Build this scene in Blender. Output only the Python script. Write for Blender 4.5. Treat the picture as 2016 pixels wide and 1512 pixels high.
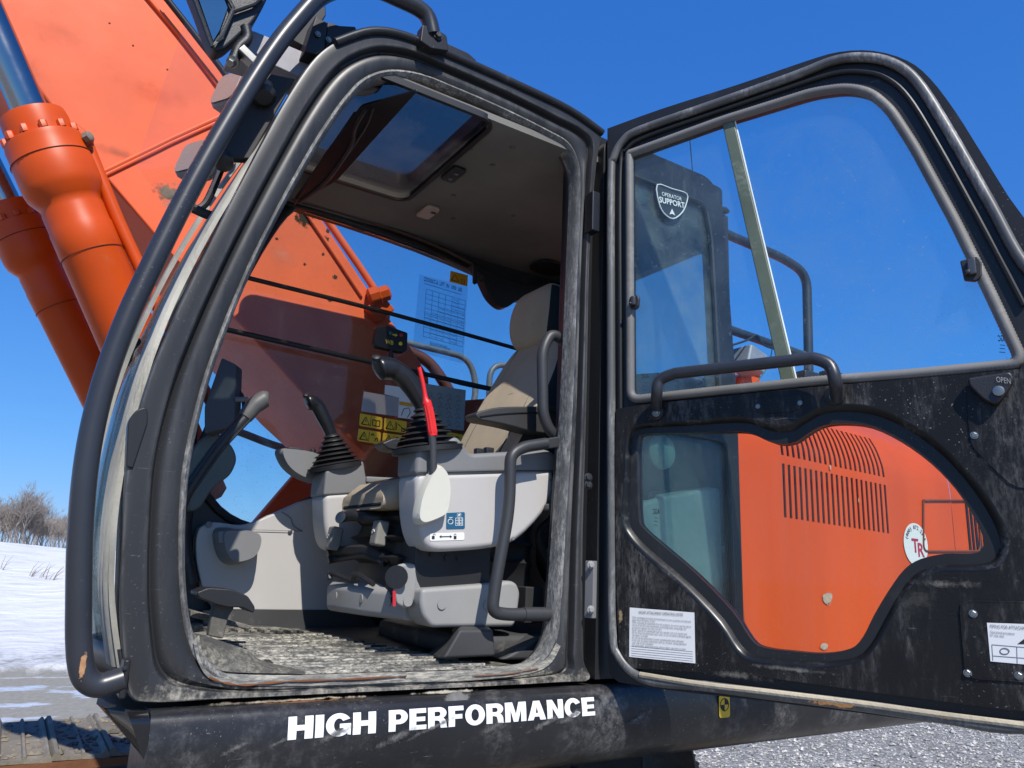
import bpy, bmesh, math, random
import numpy as np
from mathutils import Vector, Matrix
from mathutils.geometry import tessellate_polygon
random.seed(7); rng = np.random.default_rng(7)
for o in list(bpy.data.objects): bpy.data.objects.remove(o)
scene = bpy.context.scene
COL = scene.collection

# ---------------------------------------------------------------- camera
FPX = 1500.0
CAM = np.array([0.0, -1.7, 1.81])
_ax = np.array([3440-1008, 1224-756, FPX]); _ax /= np.linalg.norm(_ax)
_ay = np.array([25-1008, 1071-756, FPX]); _ay -= _ax*(_ax@_ay); _ay /= np.linalg.norm(_ay)
_az = np.cross(_ax, _ay)
if _az[1] > 0: _az = -_az
RW = np.array([_ax, _ay, _az])            # world = RW @ (right, down, forward)
cd = bpy.data.cameras.new('camera'); cam = bpy.data.objects.new('camera', cd); COL.objects.link(cam)
cd.sensor_fit = 'HORIZONTAL'; cd.sensor_width = 36.0; cd.lens = 36.0*FPX/2016.0
cd.clip_start = 0.02; cd.clip_end = 2000
right = RW@np.array([1, 0, 0]); down = RW@np.array([0, 1, 0]); fwd = RW@np.array([0, 0, 1])
mw = Matrix.Identity(4)
for i in range(3):
    mw[i][0] = right[i]; mw[i][1] = -down[i]; mw[i][2] = -fwd[i]; mw[i][3] = CAM[i]
cam.matrix_world = mw
scene.camera = cam

# ---------------------------------------------------------------- world, sun, exposure
SUN = Vector((0.18, 1.0, -1.12)).normalized()         # direction the light travels
elev = math.asin(-SUN.z); 
w = bpy.data.worlds.new('World'); scene.world = w; w.use_nodes = True
nt = w.node_tree; bg = nt.nodes['Background']
sky = nt.nodes.new('ShaderNodeTexSky'); sky.sky_type = 'NISHITA'; sky.sun_disc = False
sky.sun_elevation = elev
to = -SUN
sky.sun_rotation = math.atan2(to.x, to.y)
sky.air_density = 1.0; sky.dust_density = 0.1; sky.ozone_density = 1.5; sky.altitude = 300
# one colour response over the whole sky: the deep clear blue of a cold dry day
_sp = nt.nodes.new('ShaderNodeSeparateColor'); _cb = nt.nodes.new('ShaderNodeCombineColor'); nt.links.new(sky.outputs[0], _sp.inputs[0])
SKYK = 0.10
for _i, (_k, _m) in enumerate(((0.98, 0.0325), (0.65, 0.112), (0.416, 0.335))):
    _p = nt.nodes.new('ShaderNodeMath'); _p.operation = 'POWER'; nt.links.new(_sp.outputs[_i], _p.inputs[0]); _p.inputs[1].default_value = _k
    _q = nt.nodes.new('ShaderNodeMath'); _q.operation = 'MULTIPLY'; nt.links.new(_p.outputs[0], _q.inputs[0]); _q.inputs[1].default_value = _m/SKYK
    nt.links.new(_q.outputs[0], _cb.inputs[_i])
nt.links.new(_cb.outputs[0], bg.inputs[0]); bg.inputs[1].default_value = SKYK
sl = bpy.data.lights.new('sun', 'SUN'); sl.energy = 4.4; sl.angle = math.radians(0.53); sl.color = (1.0, 0.955, 0.89)
so = bpy.data.objects.new('sun', sl); COL.objects.link(so)
so.rotation_euler = SUN.to_track_quat('-Z', 'Y').to_euler(); so.location = (-3, -8, 12)
scene.view_settings.view_transform = 'Standard'; scene.view_settings.look = 'None'
scene.view_settings.gamma = 1.0; scene.view_settings.exposure = 0.3
scene.view_settings.use_curve_mapping = False
scene.render.engine = 'CYCLES'
scene.cycles.max_bounces = 10; scene.cycles.transparent_max_bounces = 24

# ---------------------------------------------------------------- pixel to place
DA = math.radians(66.0)
DH = np.array([1.378, -0.035, 0.0])
DD = np.array([math.cos(DA), -math.sin(DA), 0.0])      # hinge to latch
DN = np.array([-math.sin(DA), -math.cos(DA), 0.0])     # inner face of the open door
def ray(u, v): return RW@np.array([u-1008, v-756, FPX])
def P(u, v, pl, c):
    d = ray(u, v)
    if pl == 'd':
        p0 = DH+DN*c; t = ((p0-CAM)@DN)/(d@DN)
    else:
        k = 'xyz'.index(pl); t = (c-CAM[k])/d[k]
    return Vector(CAM+t*d)
def PL(pts, pl, c): return [P(u, v, pl, c) for u, v in pts]
def DP(s, z, o=0.0): return Vector(DH+DD*s+DN*o+np.array([0, 0, z]))
def XZ(pts, y): return [Vector((a, y, b)) for a, b in pts]

# ---------------------------------------------------------------- materials
def nd(t, ty, **k):
    n = t.nodes.new(ty)
    for a, b in k.items(): setattr(n, a, b)
    return n
MATS = {}
def M(name, col, rough=0.5, metal=0.0, spec=0.5, dust=0.0, dcol=(0.33, 0.30, 0.25), dscale=2.5, stretch=(1, 1, 1),
      fine=0.0, fcol=None, bump=0.0, bscale=60.0, var=0.12, coat=0.0, rust=0.0, rscale=3.0, scratch=0.0, low=None, edge=0.0, grain=(0.36, 0.66)):
    if name in MATS: return MATS[name]
    m = bpy.data.materials.new(name); m.use_nodes = True; t = m.node_tree; L = t.links.new
    b = t.nodes['Principled BSDF']; b.inputs['Metallic'].default_value = metal
    b.inputs['Specular IOR Level'].default_value = spec; b.inputs['Coat Weight'].default_value = coat
    b.inputs['Coat Roughness'].default_value = 0.12
    tc = nd(t, 'ShaderNodeTexCoord'); mp = nd(t, 'ShaderNodeMapping'); mp.inputs['Scale'].default_value = stretch
    L(tc.outputs['Object'], mp.inputs['Vector'])
    def noise(scale, det=5, rg=0.6, vec=None):
        n = nd(t, 'ShaderNodeTexNoise'); n.inputs['Scale'].default_value = scale; n.inputs['Detail'].default_value = det
        n.inputs['Roughness'].default_value = rg; L(vec or mp.outputs['Vector'], n.inputs['Vector']); return n.outputs['Fac']
    def ramp(x, a, c):
        r = nd(t, 'ShaderNodeMapRange'); r.interpolation_type = 'SMOOTHSTEP'
        r.inputs['From Min'].default_value = a; r.inputs['From Max'].default_value = c; L(x, r.inputs['Value']); return r.outputs['Result']
    def mul(a, k):
        n = nd(t, 'ShaderNodeMath', operation='MULTIPLY'); L(a, n.inputs[0])
        if isinstance(k, (int, float)): n.inputs[1].default_value = k
        else: L(k, n.inputs[1])
        return n.outputs[0]
    def mix(f, a, c):
        n = nd(t, 'ShaderNodeMix', data_type='RGBA'); L(f, n.inputs['Factor'])
        for s, x in (('A', a), ('B', c)):
            i = [q for q in n.inputs if q.name == s and q.type == 'RGBA'][0]
            if isinstance(x, tuple): i.default_value = (*x, 1)
            else: L(x, i)
        return [q for q in n.outputs if q.type == 'RGBA'][0]
    c2 = tuple(x*(1-2*var) for x in col); c3 = tuple(min(1, x*(1+var)) for x in col)
    c = mix(ramp(noise(2.2, 6), 0.3, 0.7), c2, c3)
    rf = None
    if rust > 0:
        f = ramp(noise(rscale, 8, 0.7), 0.72-0.4*rust, 0.78-0.4*rust)
        c = mix(f, c, mix(noise(25), (0.22, 0.075, 0.02), (0.38, 0.17, 0.06))); rf = f
    if dust > 0:
        f = mul(ramp(noise(dscale, 8, 0.72), 0.68-0.42*dust, 0.95-0.42*dust), ramp(noise(dscale*11, 6, 0.75), grain[0], grain[1]))
        c = mix(f, c, dcol); rf = f if rf is None else rf
    if fine > 0:
        f = mul(mul(ramp(noise(170, 2, 0.5, tc.outputs['Object']), 0.66, 0.74), ramp(noise(3.5, 4, 0.6, tc.outputs['Object']), 0.42, 0.68)), min(1, fine)); c = mix(f, c, fcol or dcol)
    if scratch > 0:
        m2 = nd(t, 'ShaderNodeMapping'); m2.inputs['Scale'].default_value = (3, 3, 55); m2.inputs['Rotation'].default_value = (0.0, 0.45, 0.2)
        L(tc.outputs['Object'], m2.inputs['Vector'])
        f = mul(ramp(noise(3.0, 4, 0.8, m2.outputs['Vector']), 0.66, 0.72), ramp(noise(2.0, 3), 0.42, 0.62))
        c = mix(mul(f, scratch), c, (0.36, 0.35, 0.33))
    if edge > 0:
        ge = nd(t, 'ShaderNodeNewGeometry'); f = mul(mul(ramp(ge.outputs['Pointiness'], 0.515, 0.57), ramp(noise(14, 6, 0.75), 0.35, 0.6)), edge); c = mix(f, c, (0.30, 0.295, 0.28))
    if low:
        sx_ = nd(t, 'ShaderNodeSeparateXYZ'); L(tc.outputs['Object'], sx_.inputs[0])
        ad_ = nd(t, 'ShaderNodeMath', operation='ADD'); L(sx_.outputs[2], ad_.inputs[0])
        no_ = nd(t, 'ShaderNodeMath', operation='MULTIPLY'); L(noise(11, 7, 0.75, tc.outputs['Object']), no_.inputs[0]); no_.inputs[1].default_value = -0.22; L(no_.outputs[0], ad_.inputs[1])
        f = ramp(ad_.outputs[0], low[0], low[1]); f2 = mul(f, ramp(noise(40, 5, 0.7), 0.25, 0.6))
        c = mix(f2, c, mix(noise(6, 5), (0.24, 0.22, 0.18), (0.50, 0.46, 0.38))); rf = f2
        f3 = mul(ramp(ad_.outputs[0], low[0]-.03, low[1]-.03), ramp(noise(4.5, 8, 0.75), 0.60, 0.66)); c = mix(f3, c, (0.27, 0.12, 0.045))
    L(c, b.inputs['Base Color'])
    r = nd(t, 'ShaderNodeMapRange'); r.inputs['To Min'].default_value = max(0.02, rough-0.09); r.inputs['To Max'].default_value = min(1, rough+0.12)
    L(noise(7, 6, 0.7), r.inputs['Value']); ro = r.outputs['Result']
    if rf is not None:
        n = nd(t, 'ShaderNodeMath', operation='MAXIMUM'); L(ro, n.inputs[0]); L(mul(rf, 0.9), n.inputs[1]); ro = n.outputs[0]
    L(ro, b.inputs['Roughness'])
    if bump > 0:
        bn = nd(t, 'ShaderNodeBump'); bn.inputs['Strength'].default_value = bump; bn.inputs['Distance'].default_value = 0.004
        L(noise(bscale, 4, 0.6, tc.outputs['Object']), bn.inputs['Height']); L(bn.outputs['Normal'], b.inputs['Normal'])
    MATS[name] = m; return m
def glass(name, tint, dust=0.06, dcol=(0.6, 0.62, 0.6), refl=1.0, dscale=4.0, spots=0.0, rmin=0.03, rmax=0.6, stretch=(1, 1, 1)):
    m = bpy.data.materials.new(name); m.use_nodes = True; t = m.node_tree; L = t.links.new; t.nodes.clear()
    out = nd(t, 'ShaderNodeOutputMaterial'); tr = nd(t, 'ShaderNodeBsdfTransparent'); tr.inputs[0].default_value = (*tint, 1)
    gl = nd(t, 'ShaderNodeBsdfGlossy'); gl.inputs['Roughness'].default_value = 0.015; gl.inputs[0].default_value = (refl, refl, refl, 1)
    fr = nd(t, 'ShaderNodeFresnel'); fr.inputs[0].default_value = 1.5
    geo = nd(t, 'ShaderNodeNewGeometry'); L(geo.outputs['Normal'], fr.inputs['Normal'])
    # thin pane: take the facing fresnel from both sides
    lw = nd(t, 'ShaderNodeLayerWeight'); lw.inputs[0].default_value = 0.12
    fm = nd(t, 'ShaderNodeMapRange'); fm.inputs['To Min'].default_value = rmin; fm.inputs['To Max'].default_value = rmax; L(lw.outputs['Fresnel'], fm.inputs['Value'])
    mx = nd(t, 'ShaderNodeMixShader'); L(fm.outputs[0], mx.inputs[0]); L(tr.outputs[0], mx.inputs[1]); L(gl.outputs[0], mx.inputs[2])
    df = nd(t, 'ShaderNodeBsdfDiffuse'); df.inputs[0].default_value = (*dcol, 1)
    tl = nd(t, 'ShaderNodeBsdfTranslucent'); tl.inputs[0].default_value = (*dcol, 1)
    dm = nd(t, 'ShaderNodeMixShader'); dm.inputs[0].default_value = 0.4; L(df.outputs[0], dm.inputs[1]); L(tl.outputs[0], dm.inputs[2])
    tc = nd(t, 'ShaderNodeTexCoord')
    gm = nd(t, 'ShaderNodeMapping'); gm.inputs['Scale'].default_value = stretch; L(tc.outputs['Object'], gm.inputs[0])
    n1 = nd(t, 'ShaderNodeTexNoise'); n1.inputs['Scale'].default_value = dscale; n1.inputs['Detail'].default_value = 8; n1.inputs['Roughness'].default_value = 0.7
    L(gm.outputs[0], n1.inputs['Vector'])
    n2 = nd(t, 'ShaderNodeTexNoise'); n2.inputs['Scale'].default_value = 140; n2.inputs['Detail'].default_value = 3; L(tc.outputs['Object'], n2.inputs['Vector'])
    r1 = nd(t, 'ShaderNodeMapRange'); r1.inputs['From Min'].default_value = 0.35; r1.inputs['From Max'].default_value = 0.8
    r1.inputs['To Max'].default_value = dust*2; L(n1.outputs['Fac'], r1.inputs['Value'])
    r2 = nd(t, 'ShaderNodeMapRange'); r2.inputs['From Min'].default_value = 0.64; r2.inputs['From Max'].default_value = 0.75; r2.inputs['To Max'].default_value = spots; L(n2.outputs['Fac'], r2.inputs['Value'])
    ad = nd(t, 'ShaderNodeMath', operation='ADD'); ad.use_clamp = True; L(r1.outputs[0], ad.inputs[0]); L(r2.outputs[0], ad.inputs[1])
    m2 = nd(t, 'ShaderNodeMixShader'); L(ad.outputs[0], m2.inputs[0]); L(mx.outputs[0], m2.inputs[1]); L(dm.outputs[0], m2.inputs[2])
    L(m2.outputs[0], out.inputs[0]); MATS[name] = m; return m

BLK = M('black_cab_paint', (0.020, 0.0203, 0.021), 0.38, spec=0.32, dust=0.30, dcol=(0.13, 0.128, 0.122), dscale=3.5, stretch=(1.6, 1.6, 0.5), fine=0.6, fcol=(0.2, 0.2, 0.19), scratch=0.2)
BLK2 = M('black_side_panel', (0.018, 0.018, 0.020), 0.34, spec=0.35, dust=0.5, dcol=(0.15, 0.145, 0.14), dscale=4, fine=0.8, fcol=(0.2, 0.19, 0.18), scratch=0.9, rust=0.08, rscale=2.3, coat=0.15)
DUSTY = M('dusty_seal_rubber', (0.085, 0.085, 0.082), 0.6, dust=0.75, dcol=(0.40, 0.39, 0.36), dscale=6, stretch=(2, 2, 0.6), bump=0.3, bscale=120)
SILL = M('worn_sill_metal', (0.10, 0.098, 0.09), 0.55, dust=0.85, dcol=(0.46, 0.43, 0.35), dscale=5, stretch=(0.5, 3, 3), rust=0.22, rscale=5, bump=0.3, bscale=40)
RUB = M('black_rubber', (0.013, 0.013, 0.014), 0.5, var=0.2)
PLB = M('black_plastic', (0.018, 0.018, 0.019), 0.42, dust=0.22, dcol=(0.2, 0.19, 0.17), dscale=6, bump=0.25, bscale=350)
DOORP = M('black_door_trim', (0.012, 0.0112, 0.0105), 0.38, spec=0.24, dust=0.54, dcol=(0.13, 0.126, 0.118), dscale=8, stretch=(1.3, 1.3, 0.35), fine=0.8, fcol=(0.26, 0.25, 0.23), scratch=0.8, bump=0.15, bscale=250)
ORB = M('orange_boom_paint', (0.78, 0.125, 0.040), 0.5, spec=0.25, var=0.07, dust=0.25, dcol=(0.62, 0.24, 0.13), dscale=1.6, fine=0.35, fcol=(0.12, 0.06, 0.03))
ORC = M('orange_cylinder_paint', (0.58, 0.068, 0.003), 0.42, spec=0.3, var=0.07, dust=0.28, dcol=(0.42, 0.16, 0.08), dscale=4, fine=0.2, fcol=(0.35, 0.2, 0.12))
ORP = M('orange_cover_paint', (0.72, 0.085, 0.004), 0.4, spec=0.3, var=0.05, dust=0.16, dcol=(0.62, 0.22, 0.10), dscale=6, stretch=(1.5, 1.5, 0.16), fine=0.4, fcol=(0.6, 0.42, 0.3), scratch=0.5)
DIRT = M('caked_dirt', (0.20, 0.175, 0.13), 0.95, var=0.25, bump=0.9, bscale=60)
GLD = M('light_grey_plastic', (0.46, 0.44, 0.415), 0.5, var=0.03, dust=0.16, dcol=(0.36, 0.33, 0.28), bump=0.12, bscale=500)
GMD = M('mid_grey_plastic', (0.185, 0.184, 0.182), 0.5, var=0.05, dust=0.2, dcol=(0.33, 0.31, 0.28), bump=0.12, bscale=500)
GBS = M('grey_base_plastic', (0.29, 0.285, 0.27), 0.5, var=0.06, dust=0.32, dcol=(0.40, 0.37, 0.31), bump=0.12, bscale=400, scratch=0.2)
IVO = M('ivory_plastic', (0.62, 0.60, 0.50), 0.45, var=0.05, dust=0.3, dcol=(0.33, 0.31, 0.25), dscale=9)
FAB = M('tan_seat_fabric', (0.52, 0.43, 0.31), 0.9, spec=0.2, var=0.1, dust=0.3, dcol=(0.2, 0.17, 0.13), bump=0.8, bscale=600)
FABD = M('dark_seat_fabric', (0.02, 0.028, 0.032), 0.85, spec=0.2, bump=0.6, bscale=500)
HEAD = M('headliner', (0.19, 0.182, 0.165), 0.95, spec=0.1, var=0.1, bump=0.4, bscale=700)
CHR = M('chrome_rod', (0.36, 0.355, 0.35), 0.12, metal=1.0, var=0.02)
STL = M('zinc_bolt', (0.30, 0.295, 0.27), 0.4, metal=1.0, var=0.15)
GALV = M('weathered_grey_sheet', (0.30, 0.29, 0.31), 0.55, metal=0.3, dust=0.5, dcol=(0.45, 0.44, 0.43), dscale=9, var=0.2)
PALE = M('bleached_rubber_and_reflection', (0.38, 0.365, 0.31), 0.6, dust=0.6, dcol=(0.18, 0.17, 0.14), dscale=5, stretch=(3, 3, 0.5), var=0.25, bump=0.4, bscale=30)  # seal rubber, also colours the painted reflection strip in the windscreen
MATM = M('muddy_floor_mat', (0.018, 0.018, 0.018), 0.45, dust=0.83, dcol=(0.50, 0.47, 0.38), dscale=8, stretch=(0.45, 2.0, 1), bump=0.5, bscale=80)
FLR = M('dark_floor_plastic', (0.045, 0.045, 0.045), 0.6, dust=0.45, dcol=(0.33, 0.3, 0.23), dscale=5)
RED = M('red_grip', (0.72, 0.02, 0.02), 0.4, var=0.04)
YEL = M('yellow_label', (0.80, 0.50, 0.02), 0.5, var=0.05)
AMB = M('amber_label', (0.75, 0.36, 0.02), 0.5, var=0.05)
WHT = M('white_label', (0.78, 0.78, 0.76), 0.5, var=0.04, dust=0.15, dcol=(0.45, 0.42, 0.36), dscale=8)
WLET = M('white_lettering', (0.80, 0.80, 0.80), 0.5, var=0.03, dust=0.22, dcol=(0.25, 0.24, 0.23), dscale=14)
INK = M('black_ink', (0.015, 0.015, 0.015), 0.6)
GINK = M('grey_ink', (0.16, 0.16, 0.16), 0.6)
BLUL = M('blue_label', (0.012, 0.10, 0.19), 0.45)
REDL = M('red_label', (0.55, 0.02, 0.03), 0.5)
PBLU = M('slate_ink', (0.02, 0.035, 0.06), 0.6)
SHOE = M('muddy_track_shoe', (0.19, 0.165, 0.125), 0.9, dust=0.5, dcol=(0.34, 0.32, 0.27), dscale=10, rust=0.3, rscale=4, bump=1.0, bscale=30)
RUST = M('rusty_steel', (0.17, 0.065, 0.025), 0.8, dust=0.4, dcol=(0.2, 0.12, 0.08), dscale=8, bump=0.7, bscale=50)
DRK = M('dark_underframe', (0.02, 0.02, 0.02), 0.7, dust=0.35, dcol=(0.1, 0.09, 0.075))
LENS = M('lamp_lens', (0.30, 0.22, 0.18), 0.25, var=0.05)
GW = glass('clear_window', (0.84, 0.92, 0.93), 0.028, spots=0.30, rmin=0.012, dscale=5)
GD = glass('door_window', (0.88, 0.97, 0.98), 0.06, spots=0.35, dcol=(0.42, 0.53, 0.58), rmin=0.02, rmax=0.4)
GQ = glass('quarter_window', (0.78, 0.87, 0.86), 0.13, spots=0.2, dcol=(0.5, 0.55, 0.52))
GR = glass('roof_window', (0.50, 0.47, 0.44), 0.085, spots=0.10, dcol=(0.35, 0.36, 0.40), dscale=6)
GF = glass('windscreen', (0.70, 0.80, 0.80), 0.22, dcol=(0.42, 0.40, 0.34), dscale=3, rmax=0.85)
GF2 = glass('film_label', (0.86, 0.92, 0.95), 0.02)

# ---------------------------------------------------------------- mesh helpers
def mesh_obj(name, verts, faces, mat, parent=None, smooth=35, bevel=0.0, seg=2, sub=0):
    me = bpy.data.meshes.new(name)
    me.from_pydata([tuple(v) for v in verts], [], [tuple(f) for f in faces])
    bm = bmesh.new(); bm.from_mesh(me); bmesh.ops.remove_doubles(bm, verts=bm.verts, dist=1e-6)
    bmesh.ops.recalc_face_normals(bm, faces=bm.faces); bm.to_mesh(me); bm.free()
    o = bpy.data.objects.new(name, me); COL.objects.link(o)
    for m in (mat if isinstance(mat, (list, tuple)) else [mat]): me.materials.append(m)
    if smooth:
        me.shade_smooth(); me.set_sharp_from_angle(angle=math.radians(smooth))
    if bevel > 0:
        b = o.modifiers.new('bevel', 'BEVEL'); b.width = bevel; b.segments = seg; b.limit_method = 'ANGLE'; b.angle_limit = math.radians(32); b.harden_normals = False
        me.shade_smooth()
        if seg < 2: me.set_sharp_from_angle(angle=math.radians(35))
        else:
            for e in me.edges: e.use_edge_sharp = False
            wn = o.modifiers.new('wn', 'WEIGHTED_NORMAL'); wn.keep_sharp = False
    if sub:
        s = o.modifiers.new('sub', 'SUBSURF'); s.levels = sub; s.render_levels = sub
    if parent is not None:
        o.parent = parent
        if parent.type == 'EMPTY': o.location = -parent.location
    return o
def cat(pts, n=6, closed=False):
    pts = [Vector(p) for p in pts]; N = len(pts); out = []
    for i in range(N if closed else N-1):
        if closed: a, b, c, d = pts[i-1], pts[i], pts[(i+1) % N], pts[(i+2) % N]
        else: a, b, c, d = pts[max(i-1, 0)], pts[i], pts[i+1], pts[min(i+2, N-1)]
        for k in range(n):
            t = k/n; out.append(0.5*((2*b)+(c-a)*t+(2*a-5*b+4*c-d)*t*t+(3*b-a-3*c+d)*t*t*t))
    if not closed: out.append(pts[-1])
    return out
def fillet(pts, r, n=5):
    pts = [Vector(p) for p in pts]; out = [pts[0]]
    for i in range(1, len(pts)-1):
        a, b, c = pts[i-1], pts[i], pts[i+1]
        q = min(r, (a-b).length*0.48, (c-b).length*0.48)
        p0 = b+(a-b).normalized()*q; p1 = b+(c-b).normalized()*q
        for k in range(n+1):
            t = k/n; out.append(p0*(1-t)**2+b*2*t*(1-t)+p1*t*t)
    out.append(pts[-1]); return out
def tube_geo(path, r, seg=12, closed=False, prof=None, up=None):
    path = [Vector(p) for p in path]; n = len(path); V = []; F = []
    rs = r if isinstance(r, (list, tuple)) else [r]*n
    nrm = None
    for i in range(n):
        if closed: t = (path[(i+1) % n]-path[i-1])
        else: t = path[min(i+1, n-1)]-path[max(i-1, 0)]
        t.normalize()
        if up is not None: nrm = Vector(up)-t*t.dot(Vector(up)); nrm.normalize()
        elif nrm is None:
            a = Vector((0, 0, 1)) if abs(t.z) < 0.9 else Vector((1, 0, 0)); nrm = (a-t*t.dot(a)).normalized()
        else:
            nrm = nrm-t*t.dot(nrm); nrm.normalize()
        bn = t.cross(nrm)
        if prof:
            for (a, b) in prof: V.append(path[i]+nrm*a*rs[i]+bn*b*rs[i])
        else:
            for k in range(seg):
                an = 2*math.pi*k/seg; V.append(path[i]+nrm*math.cos(an)*rs[i]+bn*math.sin(an)*rs[i])
    s = len(prof) if prof else seg
    for i in range(n if closed else n-1):
        j = (i+1) % n
        for k in range(s): F.append((i*s+k, i*s+(k+1) % s, j*s+(k+1) % s, j*s+k))
    if not closed: F.append(tuple(range(s-1, -1, -1))); F.append(tuple((n-1)*s+k for k in range(s)))
    return V, F
def tube(name, path, r, mat, parent=None, seg=12, closed=False, prof=None, up=None, smooth=40):
    V, F = tube_geo(path, r, seg, closed, prof, up); return mesh_obj(name, V, F, mat, parent, smooth)
def plate_geo(loop, vec, holes=()):
    loops = [[Vector(p) for p in loop]]+[[Vector(p) for p in h] for h in holes]
    vec = Vector(vec); V = []; F = []
    flat = [p for l in loops for p in l]; n = len(flat)
    if holes:
        tris = tessellate_polygon(loops)
    else: tris = None
    V = flat+[p+vec for p in flat]
    if tris:
        for t in tris: F.append(tuple(t)); F.append(tuple(i+n for i in reversed(t)))
    else:
        F.append(tuple(range(n))); F.append(tuple(i+n for i in reversed(range(n))))
    k = 0
    for l in loops:
        m = len(l)
        for i in range(m):
            a, b = k+i, k+(i+1) % m; F.append((a, b, b+n, a+n))
        k += m
    return V, F
def plate(name, loop, vec, mat, parent=None, holes=(), bevel=0.0, seg=2, smooth=35):
    V, F = plate_geo(loop, vec, holes); return mesh_obj(name, V, F, mat, parent, smooth, bevel, seg)
def rings(name, rs, mat, parent=None, closed=True, cap=False, smooth=40, sub=0, bevel=0):
    n = len(rs[0]); V = [p for r in rs for p in r]; F = []
    for i in range(len(rs)-1):
        for k in range(n if closed else n-1):
            j = (k+1) % n; F.append((i*n+k, i*n+j, (i+1)*n+j, (i+1)*n+k))
    if cap: F.append(tuple(range(n-1, -1, -1))); F.append(tuple((len(rs)-1)*n+k for k in range(n)))
    return mesh_obj(name, V, F, mat, parent, smooth, bevel, 2, sub)
def box_geo(c, s, rot=None):
    V = [Vector((x*s[0]/2, y*s[1]/2, z*s[2]/2)) for x in (-1, 1) for y in (-1, 1) for z in (-1, 1)]
    if rot is not None: V = [rot@v for v in V]
    V = [v+Vector(c) for v in V]
    return V, [(0, 1, 3, 2), (4, 6, 7, 5), (0, 4, 5, 1), (2, 3, 7, 6), (0, 2, 6, 4), (1, 5, 7, 3)]
def box(name, c, s, mat, parent=None, rot=None, bevel=0.004, seg=2):
    V, F = box_geo(c, s, rot); return mesh_obj(name, V, F, mat, parent, 35, bevel, seg)
def merge(geos):
    V = []; F = []
    for v, f in geos:
        o = len(V); V += list(v); F += [tuple(i+o for i in q) for q in f]
    return V, F
def lathe_geo(prof, base, axis, seg=20):
    axis = Vector(axis).normalized(); a = Vector((0, 0, 1)) if abs(axis.z) < 0.9 else Vector((1, 0, 0))
    e1 = (a-axis*axis.dot(a)).normalized(); e2 = axis.cross(e1); V = []; F = []; base = Vector(base); n = len(prof)
    for (r, h) in prof:
        for k in range(seg):
            t = 2*math.pi*k/seg; V.append(base+axis*h+(e1*math.cos(t)+e2*math.sin(t))*r)
    for i in range(n-1):
        for k in range(seg): F.append((i*seg+k, i*seg+(k+1) % seg, (i+1)*seg+(k+1) % seg, (i+1)*seg+k))
    F.append(tuple(range(seg-1, -1, -1))); F.append(tuple((n-1)*seg+k for k in range(seg)))
    return V, F
def lathe(name, prof, base, axis, mat, parent=None, seg=20, smooth=40):
    V, F = lathe_geo(prof, base, axis, seg); return mesh_obj(name, V, F, mat, parent, smooth)
def bolt(name, c, axis, r, mat, parent, h=None):
    h = h or r*0.8
    V, F = merge([lathe_geo([(r*1.35, 0), (r*1.35, h*0.25), (r, h*0.3)], c, axis, 16), lathe_geo([(r, h*0.25), (r, h*0.9), (r*0.8, h*1.1)], c, axis, 6)])
    return mesh_obj(name, V, F, mat, parent, 30)
def text(name, s, o, xd, yd, size, mat, parent, bold=0.0, ext=0.0006, align='LEFT', width=None, shear=0.0, mirror=False):
    cu = bpy.data.curves.new(name, 'FONT'); cu.body = s; cu.size = size; cu.offset = bold*size; cu.extrude = 0.0; cu.align_x = align; cu.resolution_u = 3; cu.shear = shear
    tmp = bpy.data.objects.new(name, cu); COL.objects.link(tmp)
    dg = bpy.context.evaluated_depsgraph_get(); me = tmp.evaluated_get(dg).to_mesh()
    vs = [v.co.copy() for v in me.vertices]; fs = [tuple(p.vertices) for p in me.polygons]
    tmp.to_mesh_clear(); bpy.data.objects.remove(tmp); bpy.data.curves.remove(cu)
    if not vs: return None
    x0 = min(v.x for v in vs); x1 = max(v.x for v in vs); k = 1.0
    if width: k = width/(x1-x0)
    xd = Vector(xd).normalized(); yd = Vector(yd).normalized(); nn = xd.cross(yd)
    V = []
    for v in vs:
        x = (v.x-x0)*k if width else v.x
        V.append(Vector(o)+xd*x+yd*v.y+nn*ext)
    me2 = bpy.data.meshes.new(name); me2.from_pydata([tuple(v) for v in V], [], fs)
    ob = bpy.data.objects.new(name, me2); COL.objects.link(ob); me2.materials.append(mat)
    if parent is not None:
        ob.parent = parent
        if parent.type == 'EMPTY': ob.location = -parent.location
    return ob
def rr(cx, cz, w, h, r, n=4):
    out = []
    for sx, sz, a0 in ((1, 1, 0), (-1, 1, 90), (-1, -1, 180), (1, -1, 270)):
        for k in range(n+1):
            a = math.radians(a0+90*k/n); out.append((cx+sx*(w/2-r)+r*math.cos(a), cz+sz*(h/2-r)+r*math.sin(a)))
    return out
def tag(o, label=None, catg=None, group=None, kind=None):
    if label: o['label'] = label
    if catg: o['category'] = catg
    if group: o['group'] = group
    if kind: o['kind'] = kind
    return o
def empty(name, loc, label, catg, group=None):
    e = bpy.data.objects.new(name, None); COL.objects.link(e); e.location = loc; tag(e, label, catg, group); return e
BLKF = M('black_frame_paint', (0.028, 0.0285, 0.030), 0.36, spec=0.35, dust=0.30, dcol=(0.10, 0.099, 0.096), dscale=6, stretch=(1.6, 1.6, 0.3), fine=0.6, fcol=(0.2, 0.2, 0.19), scratch=0.35, low=(1.440, 1.395), edge=0.5)
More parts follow.
